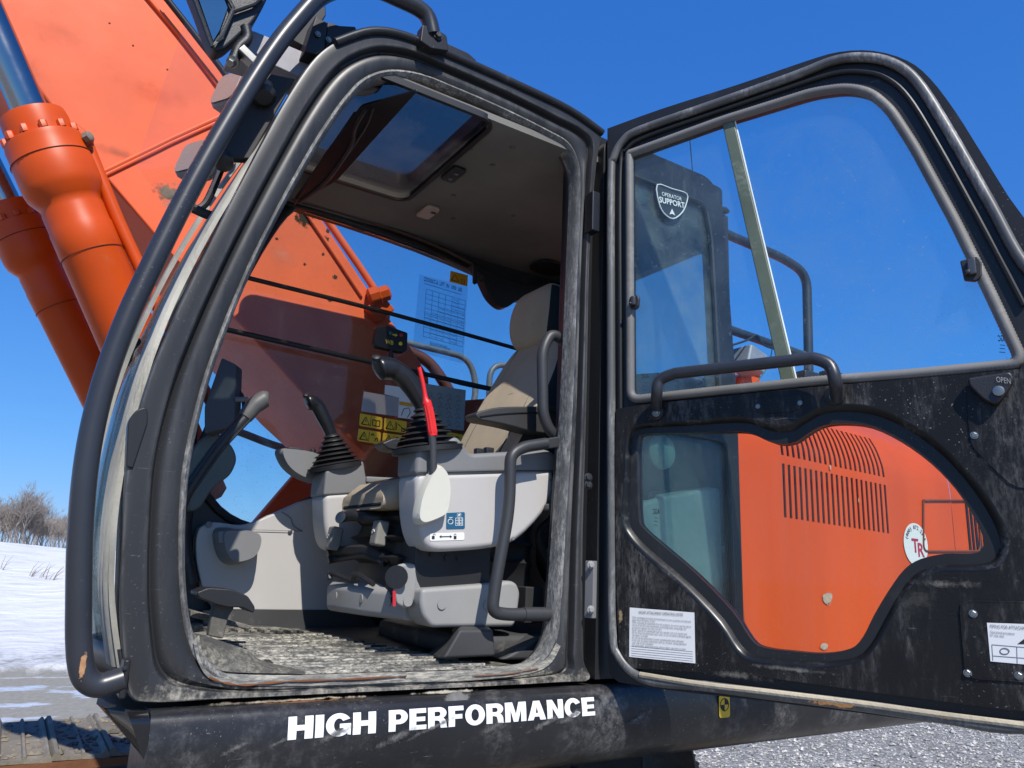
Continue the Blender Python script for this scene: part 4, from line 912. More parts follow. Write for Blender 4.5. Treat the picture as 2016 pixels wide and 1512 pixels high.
plate('quarter_window', [p+Vector((0, 0.012, 0)) for p in qh2], (0, 0.005, 0), GQ, qp)
tube('quarter_window_seal', [p+Vector((0, 0.004, 0)) for p in qh1], 0.009, RUB, qp, 8, True)
tube('quarter_window_seal', [p+Vector((0, 0.004, 0)) for p in qh2], 0.009, RUB, qp, 8, True)
plate('rear_storage_box', fillet(PL([(1235, 1000), (1300, 978), (1412, 957), (1440, 975), (1446, 1060), (1448, 1200), (1235, 1200)], 'y', 0.045), 0.02), (0, 0.3, 0), M('pale_storage_plastic', (0.62, 0.66, 0.65), 0.5), EXC, bevel=0.015)
lathe('storage_knob', [(0.02, 0), (0.02, 0.012), (0.012, 0.02)], P(1428, 1082, 'y', 0.043), (0, -1, 0), GBS, EXC, 20)
lathe('rear_pillar_vent', [(0.055, 0), (0.055, 0.01), (0.04, 0.02)], P(1300, 890, 'y', 0.05), (0, -1, 0), M('pale_green_plastic', (0.40, 0.52, 0.48), 0.4), EXC, 28)
lathe('seat_belt_reel', [(0.03, 0), (0.03, .02), (0.02, .03)], P(1260, 385, 'y', 0.08), (0, -1, 0), M('pale_green_plastic', (0.4, 0.5, 0.48), 0.4), EXC, 20)
# shield sticker: OPERATOR SUPPORT
sh = cat(PL([(1293, 364), (1322, 372), (1351, 382), (1350, 402), (1341, 420), (1324, 431), (1306, 420), (1296, 398)], 'y', -0.002), 3, True)
shl = plate('shield_sticker', sh, (0, -0.0008, 0), M('charcoal_sticker', (0.03, 0.034, 0.036), 0.5), qp)
tube('sticker_border', [p+Vector((0, -0.002, 0)) for p in sh], 0.0022, WHT, qp, 6, True)
def px_text(name, s, u, v, u2, v2, h, pl, c, mat, parent, bold=0.0, up=None, ext=0.0012):
    a = P(u, v, pl, c); b = P(u2, v2, pl, c); xd = (b-a).normalized(); upv = Vector((0, 0, 1)); yd = (upv-xd*xd.dot(upv)).normalized()
    return text(name, s, a, xd, yd, h, mat, parent, bold, ext, width=(b-a).length)
px_text('sticker_print', 'OPERATOR', 1303, 385, 1342, 396, 0.020, 'y', -0.0045, WHT, qp, 0.0)
px_text('sticker_print', 'SUPPORT', 1298, 398, 1348, 410, 0.028, 'y', -0.0045, WHT, qp, 0.02)
plate('sticker_print', PL([(1323, 411), (1329, 424), (1323, 421), (1318, 422)], 'y', -0.0045), (0, -0.0005, 0), WHT, qp)
tube('antenna', PL([(1364, 345), (1357, 262), (1352, 200)], 'y', 0.25), 0.002, RUB, EXC, 6)
lathe('rear_lamp_knob', [(0.014, 0), (0.014, 0.04), (0.006, 0.06)], P(1412, 412, 'y', 0.05), (1, 0, 0.15), PLB, EXC, 12)
# ---- B-pillar hinge column
box('hinge_column', (1.345, 0.085, 2.33), (0.085, 0.07, 1.60), M('hinge_black_and_shade', (0.01, 0.011, 0.013), 0.4), EXC, None, 0.006)  # dark colour carries the door's shade on the recessed pillar
for (u, v) in ((1158, 940), (1158, 955)): bolt('hinge_bolt', P(u, v, 'y', 0.0), (-0.3, -1, 0), 0.009, PLB, frame)
hp = box('door_hinge', P(1163, 1160, 'y', -0.02), (0.016, 0.03, 0.15), GMD, EXC, Matrix.Rotation(0.2, 3, 'Z'), 0.002)
for v in (1112, 1200): bolt('hinge_bolt', P(1163, v, 'y', -0.035), (-0.2, -1, 0), 0.008, GBS, hp)
box('door_hinge', P(1166, 420, 'y', -0.01), (0.03, 0.04, 0.13), M('hinge_black_and_shade', (0.01, 0.011, 0.013), 0.4), EXC, None, 0.004)
# ---- front guard rail tube
RAILB = M('rail_black', (0.028, 0.030, 0.036), 0.33, dust=0.16, dcol=(0.2, 0.2, 0.19), fine=0.4, fcol=(0.4, 0.37, 0.32), rust=0.05, rscale=2.0)
gp = PL([(240, 1338), (190, 1352), (160, 1318), (155, 1200), (158, 1050), (172, 900), (200, 770), (245, 640), (300, 520), (370, 380), (440, 255), (520, 125), (580, 45), (640, -12), (720, -25), (790, 0), (838, 28), (852, 70)], 'y', -0.02)
low_ = PL([(243, 1336), (222, 1343), (200, 1349), (182, 1346), (167, 1332), (159, 1305), (155.5, 1262)], 'y', -0.02)
guard = tube('front_guard_rail', cat(low_+gp[3:], 6), 0.0225, RAILB, EXC, 20)
box('rail_foot', P(243, 1334, 'y', -0.01), (0.012, 0.05, 0.07), BLK, EXC, None, 0.004)
bolt('rail_foot_bolt', P(246, 1316, 'y', -0.036), (0, -1, 0), 0.0035, PLB, EXC)
plate('rail_roof_bracket', fillet(PL([(832, 48), (858, 55), (880, 70), (884, 100), (850, 95), (828, 80)], 'y', -0.03), 0.006), (0, 0.035, 0), BLK, EXC, bevel=0.003)
bolt('bracket_bolt', P(862, 70, 'y', -0.032), (0, -1, 0), 0.010, PLB, EXC)
plate('roof_side_step', fillet(PL([(878, 84), (922, 104), (938, 118), (937, 132), (880, 108)], 'y', 0.04), 0.005), (0, 0.12, 0), BLK, EXC, bevel=0.003)
stain('paint_scuff', P(163, 1312, 'y', -0.0435), EX, EZ, NY, 0.007, 0.026, (0.40, 0.22, 0.11), guard, 0.2, 30, 0.8)
# ---- head guard bracket and work lamps at the front top corner
plate('lamp_bracket', PL([(505, 139), (582, 155), (492, 312), (430, 310)], 'y', 0.06), (0, 0.03, 0), M('brown_black_bracket', (0.018, 0.014, 0.013), 0.55, dust=0.3, dcol=(0.08, 0.07, 0.06)), EXC, bevel=0.003)
vis_ = plate('rain_visor', PL([(472, 62), (500, 60), (622, 112), (612, 128), (590, 152), (520, 120), (455, 100)], 'y', 0.10), (0, 0.10, 0), GALV, EXC, bevel=0.004)
def lamp(u, v, y, s):
    c = P(u, v, 'y', y); lp = [Vector((c.x, c.y+a, c.z+b)) for a, b in rr(0, 0, s*0.8, s, s*0.2, 4)]
    rot = Matrix.Rotation(0.55, 4, 'Z')@Matrix.Rotation(0.25, 4, 'Y')
    def T(p): return c+(rot@(p-c))
    rs_ = [[T(c+(p-c)*0.92) for p in lp], [T(p+Vector((0.012, 0, 0))) for p in lp], [T(c+(p-c)*0.9+Vector((0.05, 0, 0))) for p in lp], [T(c+(p-c)*0.4+Vector((0.075, 0, 0))) for p in lp]]
    o = rings('work_lamp', rs_, GALV, EXC, True, True, 40)
    plate('lens', [T(c+(p-c)*0.86+Vector((-0.002, 0, 0))) for p in lp], Vector((-0.003, 0, 0)), LENS, o); return o
lamp(448, 172, 0.42, 0.13); lamp(376, 308, 0.42, 0.12)
tube('lamp_cable', cat(PL([(440, 320), (420, 370), (405, 400), (390, 412)], 'y', 0.14), 6), 0.009, RUB, EXC, 8)
tube('lamp_cable', cat(PL([(380, 410), (420, 425), (440, 405)], 'y', 0.10), 6), 0.012, RUB, EXC, 8)
lathe('lamp_knob', [(0.03, 0), (0.03, 0.03), (0.02, 0.04)], P(518, 178, 'y', 0.05), (0, -0.6, -0.8), PLB, EXC, 14)
lathe('lamp_knob', [(0.022, 0), (0.022, 0.025), (0.015, 0.03)], P(440, 312, 'y', 0.05), (0, -0.6, -0.8), PLB, EXC, 14)
# clear polycarbonate shield edge in front of the windscreen
plate('clear_rain_shield', PL([(372, 20), (300, 230), (268, 322), (325, 402), (412, 440), (470, 330), (560, 150), (500, 60)], 'y', 0.60), (0, 0.004, 0), glass('clear_shield', (0.96, 0.965, 0.965), 0.006, rmin=0.012, rmax=0.3), EXC)
# roof top bracket stack
plate('roof_bracket', PL([(575, 20), (612, 0), (640, -10), (642, 30), (600, 92), (560, 70)], 'y', 0.12), (0, 0.05, 0), RUB, EXC, bevel=0.003)
plate('roof_bracket', PL([(622, 30), (645, 45), (640, 95), (622, 108), (600, 100)], 'y', 0.05), (0, 0.12, 0), RUB, EXC, bevel=0.003)
plate('roof_bracket', PL([(645, 42), (668, 50), (700, 52), (703, 62), (670, 70), (640, 95)], 'y', 0.06), (0, 0.20, 0), RUB, EXC, bevel=0.003)
for (u, v) in ((626, 67), (647, 78)): bolt('bracket_bolt', P(u, v, 'y', 0.045), (0.1, -1, 0), 0.006, STL, EXC)
# mirror on its arm
mo = fillet(PL([(365, -40), (385, 10), (412, 85), (425, 102), (445, 95), (500, 45), (530, -10), (540, -40)], 'y', 0.02), 0.02)
mir = plate('side_mirror', mo, (0, 0.05, 0), PLB, EXC, bevel=0.008)
plate('mirror_glass', PL([(378, -40), (395, 8), (420, 80), (432, 60), (448, 15), (440, -5), (452, -40)], 'y', 0.012), (0, 0.004, 0), M('mirror_silver', (0.42, 0.5, 0.5), 0.03, metal=1.0, dust=0.3, dcol=(0.12, 0.13, 0.11)), mir)
tube('mirror_rim', PL([(368, -40), (388, 10), (418, 92), (436, 72), (460, 18), (445, -10), (460, -40)], 'y', 0.008), 0.006, PLB, mir, 8)
tube('mirror_rim', PL([(460, 22), (500, 8), (520, -10)], 'y', 0.008), 0.006, PLB, mir, 8)
tube('mirror_arm', fillet(PL([(483, 52), (490, 78), (470, 92), (460, 118)], 'y', 0.02), 0.02), 0.013, PLB, mir, 12)
box('mirror_clamp', P(490, 115, 'y', 0.01), (0.055, 0.03, 0.022), STL, mir, Matrix.Rotation(0.55, 3, 'Y'), 0.003)
bolt('mirror_bolt', P(459, 122, 'y', 0.0), (-0.4, -0.6, -0.7), 0.011, STL, mir, 0.02)
# ================================================================ DOOR (hinged at the B-pillar, swung 114 degrees)
def D(pts, o): return PL(pts, 'd', o)
oo = D([(1195, 1328), (1193, 1000), (1193, 500), (1193, 250), (1300, 211), (1450, 163), (1580, 118), (1650, 98), (1720, 96), (1785, 115), (1830, 150), (1880, 215), (1940, 310), (2016, 425)], 0)
tail = [DP(1.13, 2.45), DP(1.185, 2.22), DP(1.20, 1.98), DP(1.185, 1.75), DP(1.15, 1.60), DP(1.08, 1.525)]
low = D([(2016, 1448), (1700, 1406), (1500, 1381), (1300, 1358), (1215, 1344)], 0)
tail = [p for p in tail]
dout = [oo[0], oo[1], oo[2], oo[3]]+cat(oo[3:]+tail+low[:1], 3)[1:]+low[1:]
uw = fillet(D([(1238, 302), (1420, 236), (1600, 180), (1665, 171), (1712, 180), (1752, 214), (1800, 288), (1880, 435), (1950, 578), (2014, 715), (1800, 735), (1600, 750), (1400, 770), (1240, 787), (1238, 302)], 0), 0.03)[:-1]
lw_in = [(1252, 868), (1268, 853), (1350, 851), (1445, 848), (1478, 852), (1505, 864), (1535, 873), (1565, 868), (1592, 850), (1620, 836), (1660, 832), (1712, 838), (1770, 865), (1830, 908), (1880, 960), (1918, 1018), (1936, 1062), (1930, 1083), (1908, 1090), (1860, 1090), (1812, 1100), (1780, 1120), (1750, 1160), (1720, 1210), (1697, 1255), (1672, 1278), (1620, 1287), (1560, 1283), (1500, 1275), (1475, 1258), (1440, 1205), (1370, 1132), (1300, 1072), (1264, 1040), (1254, 1018), (1252, 940)]
lw_out = [(1236, 862), (1256, 838), (1350, 830), (1448, 822), (1486, 826), (1515, 836), (1540, 838), (1562, 834), (1588, 818), (1620, 802), (1662, 797), (1722, 803), (1785, 828), (1852, 874), (1910, 934), (1958, 1000), (1985, 1062), (1972, 1108), (1930, 1122), (1870, 1122), (1832, 1128), (1802, 1145), (1775, 1180), (1750, 1228), (1722, 1275), (1690, 1302), (1620, 1312), (1550, 1308), (1482, 1300), (1450, 1280), (1415, 1228), (1345, 1155), (1270, 1092), (1238, 1056), (1226, 1022), (1232, 940)]
li = cat(D(lw_in, 0), 3, True); lo_ = cat(D(lw_out, 0), 3, True)
# the door shell: outer skin with both window openings
def off(pts, o): return [p+Vector(DN*o) for p in pts]
door = plate('cab_door', off(dout, -0.045), Vector(DN*0.035), BLK, EXC, [off(uw, -0.045), off(li, -0.045)], bevel=0.004)
# inner trim panel, with a moulded recess leading down to the lower pane
trim = D([(1222, 1300), (1216, 1200), (1212, 900), (1214, 806), (1250, 800), (1290, 795), (1600, 763), (1850, 742), (2016, 727)], 0.0)
trim += [DP(1.085, 2.283), DP(1.13, 2.2), DP(1.145, 1.98), DP(1.13, 1.77), DP(1.10, 1.62), DP(1.04, 1.58)]
trim += D([(1990, 1398), (1700, 1360), (1500, 1332), (1300, 1318), (1250, 1316)], 0.0)
tp = plate('trim_panel', off(trim, -0.010), Vector(DN*0.016), DOORP, door, [off(lo_, -0.010)], bevel=0.004)
def lr(t, o): return [a*(1-t)+b*t+Vector(DN*o) for a, b in zip(lo_, li)]
rings('window_recess', [lr(-0.05, 0.0065), lr(0.05, 0.006), lr(0.2, 0.001), lr(0.35, -0.010), lr(0.55, -0.020), lr(0.75, -0.023), lr(0.9, -0.022), lr(1.0, -0.028), lr(1.02, -0.035)], M('recess_black', (0.010, 0.010, 0.0105), 0.3, spec=0.35, dust=0.42, dcol=(0.20, 0.195, 0.18), dscale=7, edge=0.8), door, True, False, 60)
plate('lower_window', off(li, -0.030), Vector(DN*0.004), glass('lower_door_window', (0.84, 0.89, 0.87), 0.025, spots=0.10, rmin=0.012, rmax=0.3, dscale=9, stretch=(1.5, 1.5, 0.12)), door)
# upper panes: fixed front pane and sliding rear pane with its green edge strip
full = off(uw, -0.024)
cut_a = D([(1427, 225), (1556, 760)], 0)
sa = [(p-Vector(DH)).dot(Vector(DD)) for p in full]
plate('front_window', full, Vector(DN*0.004), GD, door)
div = D([(1421, 236), (1445, 234), (1568, 752), (1540, 756)], -0.016)
plate('pane_edge_seal', div, Vector(DN*0.010), M('green_edge_rubber', (0.10, 0.125, 0.085), 0.45, dust=0.5, dcol=(0.22, 0.25, 0.2), dscale=9), door, bevel=0.003)
for (a, b) in (((1446, 234), (1569, 752)),): tube('pane_edge', D([a, b], -0.012), 0.0022, M('glass_edge_white', (0.72, 0.78, 0.76), 0.2), door, 6)
tube('pane_edge', cat(D([(1424, 236), (1470, 430), (1515, 600), (1522, 660), (1512, 720), (1480, 762)], -0.019), 5), 0.0014, M('glass_edge_teal', (0.10, 0.30, 0.30), 0.2), door, 6)
# ribbed seal round the upper opening
RIB = M('ribbed_seal', (0.16, 0.155, 0.145), 0.6, dust=0.5, dcol=(0.34, 0.33, 0.30), dscale=6)
us = []
for i, p in enumerate(uw):
    us.append(p)
def resample(pts, step, closed=True):
    pts = pts+[pts[0]] if closed else pts; out = []; acc = 0
    for a, b in zip(pts[:-1], pts[1:]):
        L_ = (b-a).length; 
        while acc < L_: out.append(a.lerp(b, acc/L_) if L_ else a); acc += step
        acc -= L_
    return out
ribs = resample(off(uw, -0.004), 0.004)
tube('window_seal', ribs, [0.0135 if k % 2 else 0.0122 for k in range(len(ribs))], RIB, door, 8, True, smooth=60)
# bulb weatherstrip near the door edge
ws = D([(1206, 1240), (1204, 1000), (1203, 700), (1203, 360), (1208, 312), (1228, 276), (1262, 255), (1400, 207), (1560, 151), (1640, 120), (1700, 113), (1756, 124), (1805, 160), (1868, 258), (1950, 402), (2016, 520)], 0.0)
ws_t = [DP(1.09, 2.40), DP(1.135, 2.2), DP(1.15, 1.98), DP(1.14, 1.76), DP(1.10, 1.61)]
ws_l = D([(2016, 1432), (1850, 1412), (1700, 1390), (1500, 1365), (1380, 1350), (1290, 1342), (1248, 1325), (1218, 1290)], 0.0)
wloop = cat(ws+ws_t+ws_l, 5, True)
WST = M('weatherstrip', (0.10, 0.10, 0.097), 0.40, dust=0.58, dcol=(0.36, 0.35, 0.33), dscale=5, stretch=(2, 2, 0.5))
tube('weatherstrip', wloop, 0.0125, WST, door, 10, True, smooth=60)
tube('groove_trim', [p*1.0+Vector(DN*-0.004) for p in cat(D([(1222, 1180), (1220, 700), (1220, 340), (1234, 292), (1275, 266), (1410, 219), (1560, 168), (1645, 142), (1700, 140), (1745, 152), (1790, 192), (1850, 290), (1940, 455), (2016, 600)], 0.0), 5)], 0.006, BLK, door, 8)
# muddy bright lower edge of the weatherstrip
tube('mud_streak', cat(D([(1260, 1328), (1380, 1347), (1500, 1361), (1700, 1386), (1850, 1407), (2016, 1428)], 0.010), 5), [0.007]*26, M('sandy_mud', (0.44, 0.38, 0.27), 0.9, var=0.2, dust=0.3, dcol=(0.2, 0.12, 0.06), dscale=10, bump=0.6, bscale=80), door, 8)
# grab handle bar
hb = D([(1293, 806), (1293, 775), (1300, 748), (1330, 735), (1600, 705), (1632, 718), (1645, 752), (1647, 780)], 0.055)
hb[0] = D([(1293, 806)], 0.012)[0]; hb[-1] = D([(1647, 783)], 0.012)[0]
tube('door_handle', cat([hb[0]]+hb[1:4], 5)+cat(hb[4:], 5), 0.0155, RAILB, door, 16)
for (u, v) in ((1292, 812), (1643, 780)):
    lathe('handle_foot', [(0.024, 0), (0.024, 0.008), (0.018, 0.012)], D([(u, v)], 0.006)[0], Vector(DN), BLK, door, 18)
    bolt('handle_bolt', D([(u, v)], 0.018)[0], Vector(DN), 0.009, STL, door)
# small cover plate with two screws
cp = fillet(D([(1486, 786), (1500, 783), (1570, 776), (1581, 782), (1580, 800), (1566, 810), (1500, 815), (1487, 806), (1486, 786)], 0.006), 0.01)[:-1]
plate('cover_plate', cp, Vector(DN*0.003), DOORP, door, bevel=0.001)
for (u, v) in ((1492, 800), (1575, 793)): bolt('plate_screw', D([(u, v)], 0.009)[0], Vector(DN), 0.0045, STL, door)
# window catches
def catch(u, v, s):
    c = D([(u, v)], 0.0)[0]; R3 = Matrix((Vector(DD), Vector((0, 0, 1)), Vector(DN))).transposed()
    o = plate('window_catch', fillet([c+R3@Vector((a*s, b*s, 0)) for a, b in ((-0.9, 1.1), (0.7, 1.3), (1.0, 0.6), (0.9, -0.9), (0.3, -1.4), (-0.7, -1.1), (-0.9, 1.1))], 0.004)[:-1], Vector(DN*0.012), PLB, door, bevel=0.003)
    box('catch_lever', c+R3@Vector((0.1*s, 0.1*s, 0.018)), (s*0.8, s*1.7, 0.014), M('catch_steel', (0.10, 0.10, 0.10), 0.3, metal=0.6), door, R3, 0.003)
    box('catch_latch', c+R3@Vector((-0.3*s, -0.5*s, 0.022)), (s*0.5, s*0.5, 0.016), PLB, door, R3, 0.003)
catch(1251, 597, 0.016); catch(1912, 533, 0.022)
# door opener lever and its plate
op = fillet(D([(1910, 905), (1912, 860), (1900, 790), (1912, 750), (2016, 735)], 0.0065), 0.02)
ope = op+[DP(1.10, 2.26, .0065), DP(1.10, 1.95, .0065)]+fillet(D([(2050, 970), (1995, 965), (1950, 915), (1910, 880)], 0.0065), 0.02)
plate('latch_cover', fillet(D([(1902, 760), (2016, 742), (2060, 738), (2060, 962), (1998, 962), (1962, 930), (1912, 880), (1905, 830), (1902, 760)], 0.006), 0.02)[:-1], Vector(DN*0.003), DOORP, door, bevel=0.0015)
lv = plate('opener_lever', fillet(D([(1906, 748), (1990, 735), (1998, 750), (1985, 775), (1962, 802), (1935, 790), (1908, 762), (1906, 748)], 0.010), 0.012)[:-1], Vector(DN*0.022), PLB, door, bevel=0.005)
lathe('lever_screw', [(0.011, 0), (0.011, 0.004), (0.007, 0.005)], D([(1966, 770)], 0.034)[0], Vector(DN), STL, door, 18)
a = D([(1962, 752)], 0.034)[0]; b = D([(1990, 756)], 0.034)[0]
text('lever_print', 'OPEN', a, (b-a).normalized(), (0, 0, 1), 0.018, GBS, door, 0.0, 0.0005, width=(b-a).length)
for (u, v) in ((1918, 857), (1916, 1208), (1905, 1325), (2006, 1330)): bolt('trim_screw', D([(u, v)], 0.008)[0], Vector(DN), 0.006, STL, door, 0.004)
plate('access_panel', fillet(D([(1890, 1190), (1900, 1184), (2060, 1188), (2060, 1342), (1915, 1335), (1900, 1325), (1890, 1190)], 0.006), 0.012)[:-1], Vector(DN*0.003), DOORP, door, bevel=0.001)
tube('panel_bead', fillet(D([(2060, 1187), (1905, 1184), (1890, 1196), (1900, 1318), (1915, 1336), (2060, 1344)], 0.0075), 0.02), 0.0022, DOORP, door, 6)
# notes sticker
def dtext(s, u, v, u2, v2, h, mat, o=0.0085, bold=0.0):
    a = D([(u, v)], o)[0]; b = D([(u2, v2)], o)[0]; xd = (b-a).normalized(); return text('sticker_print', s, a, xd, (Vector((0, 0, 1))-xd*xd.z).normalized(), h, mat, door, bold, 0.0003, width=(b-a).length)
plate('notes_sticker', D([(1240, 1196), (1367, 1206), (1369, 1306), (1239, 1293)], 0.0065), Vector(DN*0.0008), WHT, door)
dtext('FRONT ATTACHMENT OPERATING NOTES', 1258, 1208, 1345, 1213, 0.010, GINK)
lines = ['When exchanging the bucket and attachment, be sure to protect the hydraulic', 'pipes from the entry of dirt.', 'When removing the attachment from the excavator, be sure to seal the pipe at',
 'the tip of the arm and attachment connecting hoses, using plugs, for', 'protection against the entry of dirt.', 'Never operate the attachment near the cylinder rod at its stroke end.', 'Do not drop the attachment onto rocks, or do not strike it abruptly against',
 'the object to break.', 'Do not use the attachment to move something like heavy obstacles.', 'In the case of a heavy attachment such as a crusher, swing operation', 'over side of the excavator.', 'For the breaker, avoid hammering without object, operation in water.']
for i, s in enumerate(lines):
    y = 1216+i*5.0; dtext(s, 1245, y+.4, 1245+116*min(1, len(s)/74), y+.4+9*min(1, len(s)/74), 0.0062, GINK)
for i in range(5): tube('sticker_print', D([(1243, 1272+i*4.6), (1364, 1283+i*4.6)], 0.0077), 0.0003, GINK, door, 4)
plate('piping_sticker', D([(1943, 1226), (2060, 1230), (2062, 1312), (1950, 1302)], 0.0095), Vector(DN*0.0008), WHT, door)
dtext('PIPING FOR ATTACHMENT', 1950, 1236, 2032, 1241, 0.0095, GINK, 0.0112)
dtext('Operational procedures', 1950, 1246, 1998, 1250, 0.007, GINK, 0.0112)
dtext('for stop valve.', 1950, 1252, 1978, 1255, 0.007, GINK, 0.0112)
for (u, v, u2, v2) in ((1953, 1269, 2060, 1278), (1953, 1269, 1955, 1300), (2002, 1273, 2003, 1306), (1955, 1291, 2060, 1299)): tube('sticker_print', D([(u, v), (u2, v2)], 0.0108), 0.0005, GINK, door, 4)
tube('sticker_print', [D([(1978+9*math.cos(t*.4), 1282+6*math.sin(t*.4))], 0.0108)[0] for t in range(16)], 0.001, GINK, door, 4, True)
plate('sticker_print', D([(2003, 1268), (2016, 1258), (2040, 1262), (2040, 1270), (2016, 1268)], 0.0105), Vector(DN*0.0004), INK, door)
# maker's etching on the panes, read from behind
for (u, v, w_, o) in ((1965, 672, 18, -0.018), (1262, 745, 16, -0.018), (1285, 1012, 14, -0.024)):
    a = D([(u+w_, v)], o)[0]; b = D([(u, v)], o)[0]; xd = (b-a).normalized()
    text('pane_etching', 'AGC', a, xd, (0, 0, 1), 0.020, PBLU, door, 0.02, -0.0006, width=(b-a).length)
    for k in range(3): tube('pane_etching', D([(u+w_-4, v+8+7*k), (u+4-k, v+7+7*k)], o+.005), 0.0008, PBLU, door, 4)
DDv = tuple(DD); DNv = tuple(DN)
for (u, v, rx, rz, col, hd) in ((1222, 1215, .008, .028, (0.30, 0.22, 0.12), 0.6), (1640, 1385, .05, .008, (0.32, 0.16, 0.06), 0.3), (1850, 1408, .09, .006, (0.35, 0.2, 0.08), 0.5), (1860, 1150, .09, .012, (0.2, 0.19, 0.17), 1.3), (1560, 1318, .12, .008, (0.2, 0.19, 0.17), 1.3), (1800, 1185, .06, .05, (0.12, 0.118, 0.11), 2.0), (1450, 1330, .10, .012, (0.16, 0.15, 0.13), 1.3), (1300, 1150, .05, .06, (0.10, 0.10, 0.095), 2.0), (1960, 900, .05, .05, (0.10, 0.10, 0.095), 2.0)):
    stain('dust_smear', D([(u, v)], 0.0068 if v < 1340 else 0.0135)[0], DDv, EZ, DNv, rx, rz, col, door, hd, 45, 0.85, 1.2)
# ================================================================ CAB INTERIOR
def Y(y, pts): return PL(pts, 'y', y)
# floor (a little higher towards the far wall), mud ramp and mat
def fz(y): return 1.551+0.046*y
plate('cab_floor', [Vector((0.24, 0.036, fz(.036)-.016)), Vector((1.95, 0.036, fz(.036)-.016)), Vector((1.95, 0.95, fz(.95)-.016)), Vector((0.24, 0.95, fz(.95)-.016))], (0, 0, 0.010), FLR, EXC)
mt = [(0.40, 0.04), (1.20, 0.04), (1.16, 0.14), (1.00, 0.30), (0.90, 0.62), (0.74, 0.88), (0.40, 0.88), (0.36, 0.30), (0.40, 0.04)]
mt = fillet([Vector((a, b, fz(b)-0.010)) for a, b in mt], 0.05)[:-1]
matt = plate('floor_mat', mt, (0, 0, 0.010), MATM, None, bevel=0.003); tag(matt, 'ribbed black rubber floor mat caked in pale mud inside the cab', 'floor mat')
MRIB = M('worn_mat_rib', (0.016, 0.016, 0.016), 0.5, dust=0.80, dcol=(0.52, 0.49, 0.40), dscale=10, stretch=(0.6, 2, 1))
for k in range(16):
    y = 0.085+0.036*k; k = k*1.4; xa = 0.47+0.012*max(0, k-14)-0.006*min(k, 10); xb = 1.10-0.012*k
    tube('mat_rib', [Vector((xa+(xb-xa)*j/7, y+0.05*(j/7)**2*(k/22)-0.03*(j/7)*(1-k/22), fz(y)+0.0002)) for j in range(8)], 1.0, MRIB, matt, prof=[(0.006, 0.005), (0.006, -0.005), (0, -0.008), (0, 0.008)], up=(0, 0, 1), smooth=30)
for k in range(9):
    x = 0.50+0.036*k; box('mat_rib', (x, 0.80-0.012*k, fz(.78)+.001), (0.018, 0.085, 0.010), MATM, matt, Matrix.Rotation(0.15, 3, 'Z'), 0.002)
for (u, v) in ((895, 1288), (607, 1243), (524, 1306)): q = P(u, v, 'z', 1.565); lathe('mat_stud', [(0.016, 0), (0.015, 0.010), (0.007, 0.016)], Vector((q.x, q.y, fz(q.y)-.002)), (0, 0, 1), MATM, matt, 14)
RAMP = M('dusty_ramp', (0.06, 0.058, 0.052), 0.8, dust=0.75, dcol=(0.26, 0.245, 0.19), dscale=8, bump=0.4, bscale=90)
rings('mud_ramp', [cat(PL(p_, 'y', y_), 5) for p_, y_ in (([(388, 1262), (402, 1294), (424, 1316), (470, 1324), (560, 1326), (600, 1327)], 0.036), ([(386, 1252), (408, 1276), (440, 1298), (480, 1310), (545, 1318), (600, 1322)], 0.05), ([(380, 1245), (410, 1253), (450, 1267), (490, 1281), (515, 1300), (590, 1318)], 0.10))], RAMP, EXC, False, False, 50)
kb = rings('floor_kerb_block', [[P(u, v, 'y', yy) for u, v in pts] for yy, pts in ((0.10, [(872, 1297), (905, 1240), (972, 1240), (976, 1292)]), (0.13, [(862, 1297), (905, 1234), (965, 1235), (970, 1290)]), (0.30, [(840, 1290), (905, 1225), (955, 1228), (960, 1280)]))], FLR, EXC, True, True, 20, 0, 0.008)
plate('rear_floor_step', Y(0.12, [(985, 1300), (1060, 1255), (1095, 1250), (1100, 1300)]), (0, 0.4, 0), FLR, EXC, bevel=0.01)
plate('kick_panel', Y(0.885, [(400, 1202), (720, 1200), (760, 1262), (400, 1262)]), (0, 0.02, 0), FLR, EXC)
# white lower wall on the far side
wl = cat(Y(0.89, [(392, 1040), (420, 1028), (480, 1033), (530, 1015), (592, 988)]), 5)+Y(0.89, [(640, 975), (760, 960), (1090, 940), (1090, 1200), (640, 1203), (425, 1201)])+cat(Y(0.89, [(425, 1201), (402, 1165), (388, 1110), (386, 1065), (392, 1040)]), 4)[1:-1]
wall = plate('side_wall_panel', wl, (0, 0.05, 0), GLD, EXC, bevel=0.010, seg=3)
tube('panel_seam', cat(Y(0.884, [(555, 1008), (572, 1020), (578, 1035), (596, 1046)]), 5), 0.0018, GMD, wall, 6)
tube('panel_seam', Y(0.884, [(500, 1043), (596, 1046)]), 0.0010, GMD, wall, 6)
lathe('panel_screw', [(0.007, 0), (0.007, 0.003), (0.004, 0.004)], P(571, 1046, 'y', 0.886), (0, -1, 0), STL, wall, 12)
lathe('panel_screw', [(0.010, 0), (0.010, 0.003)], P(411, 1033, 'y', 0.886), (0, -1, 0), GMD, wall, 16)
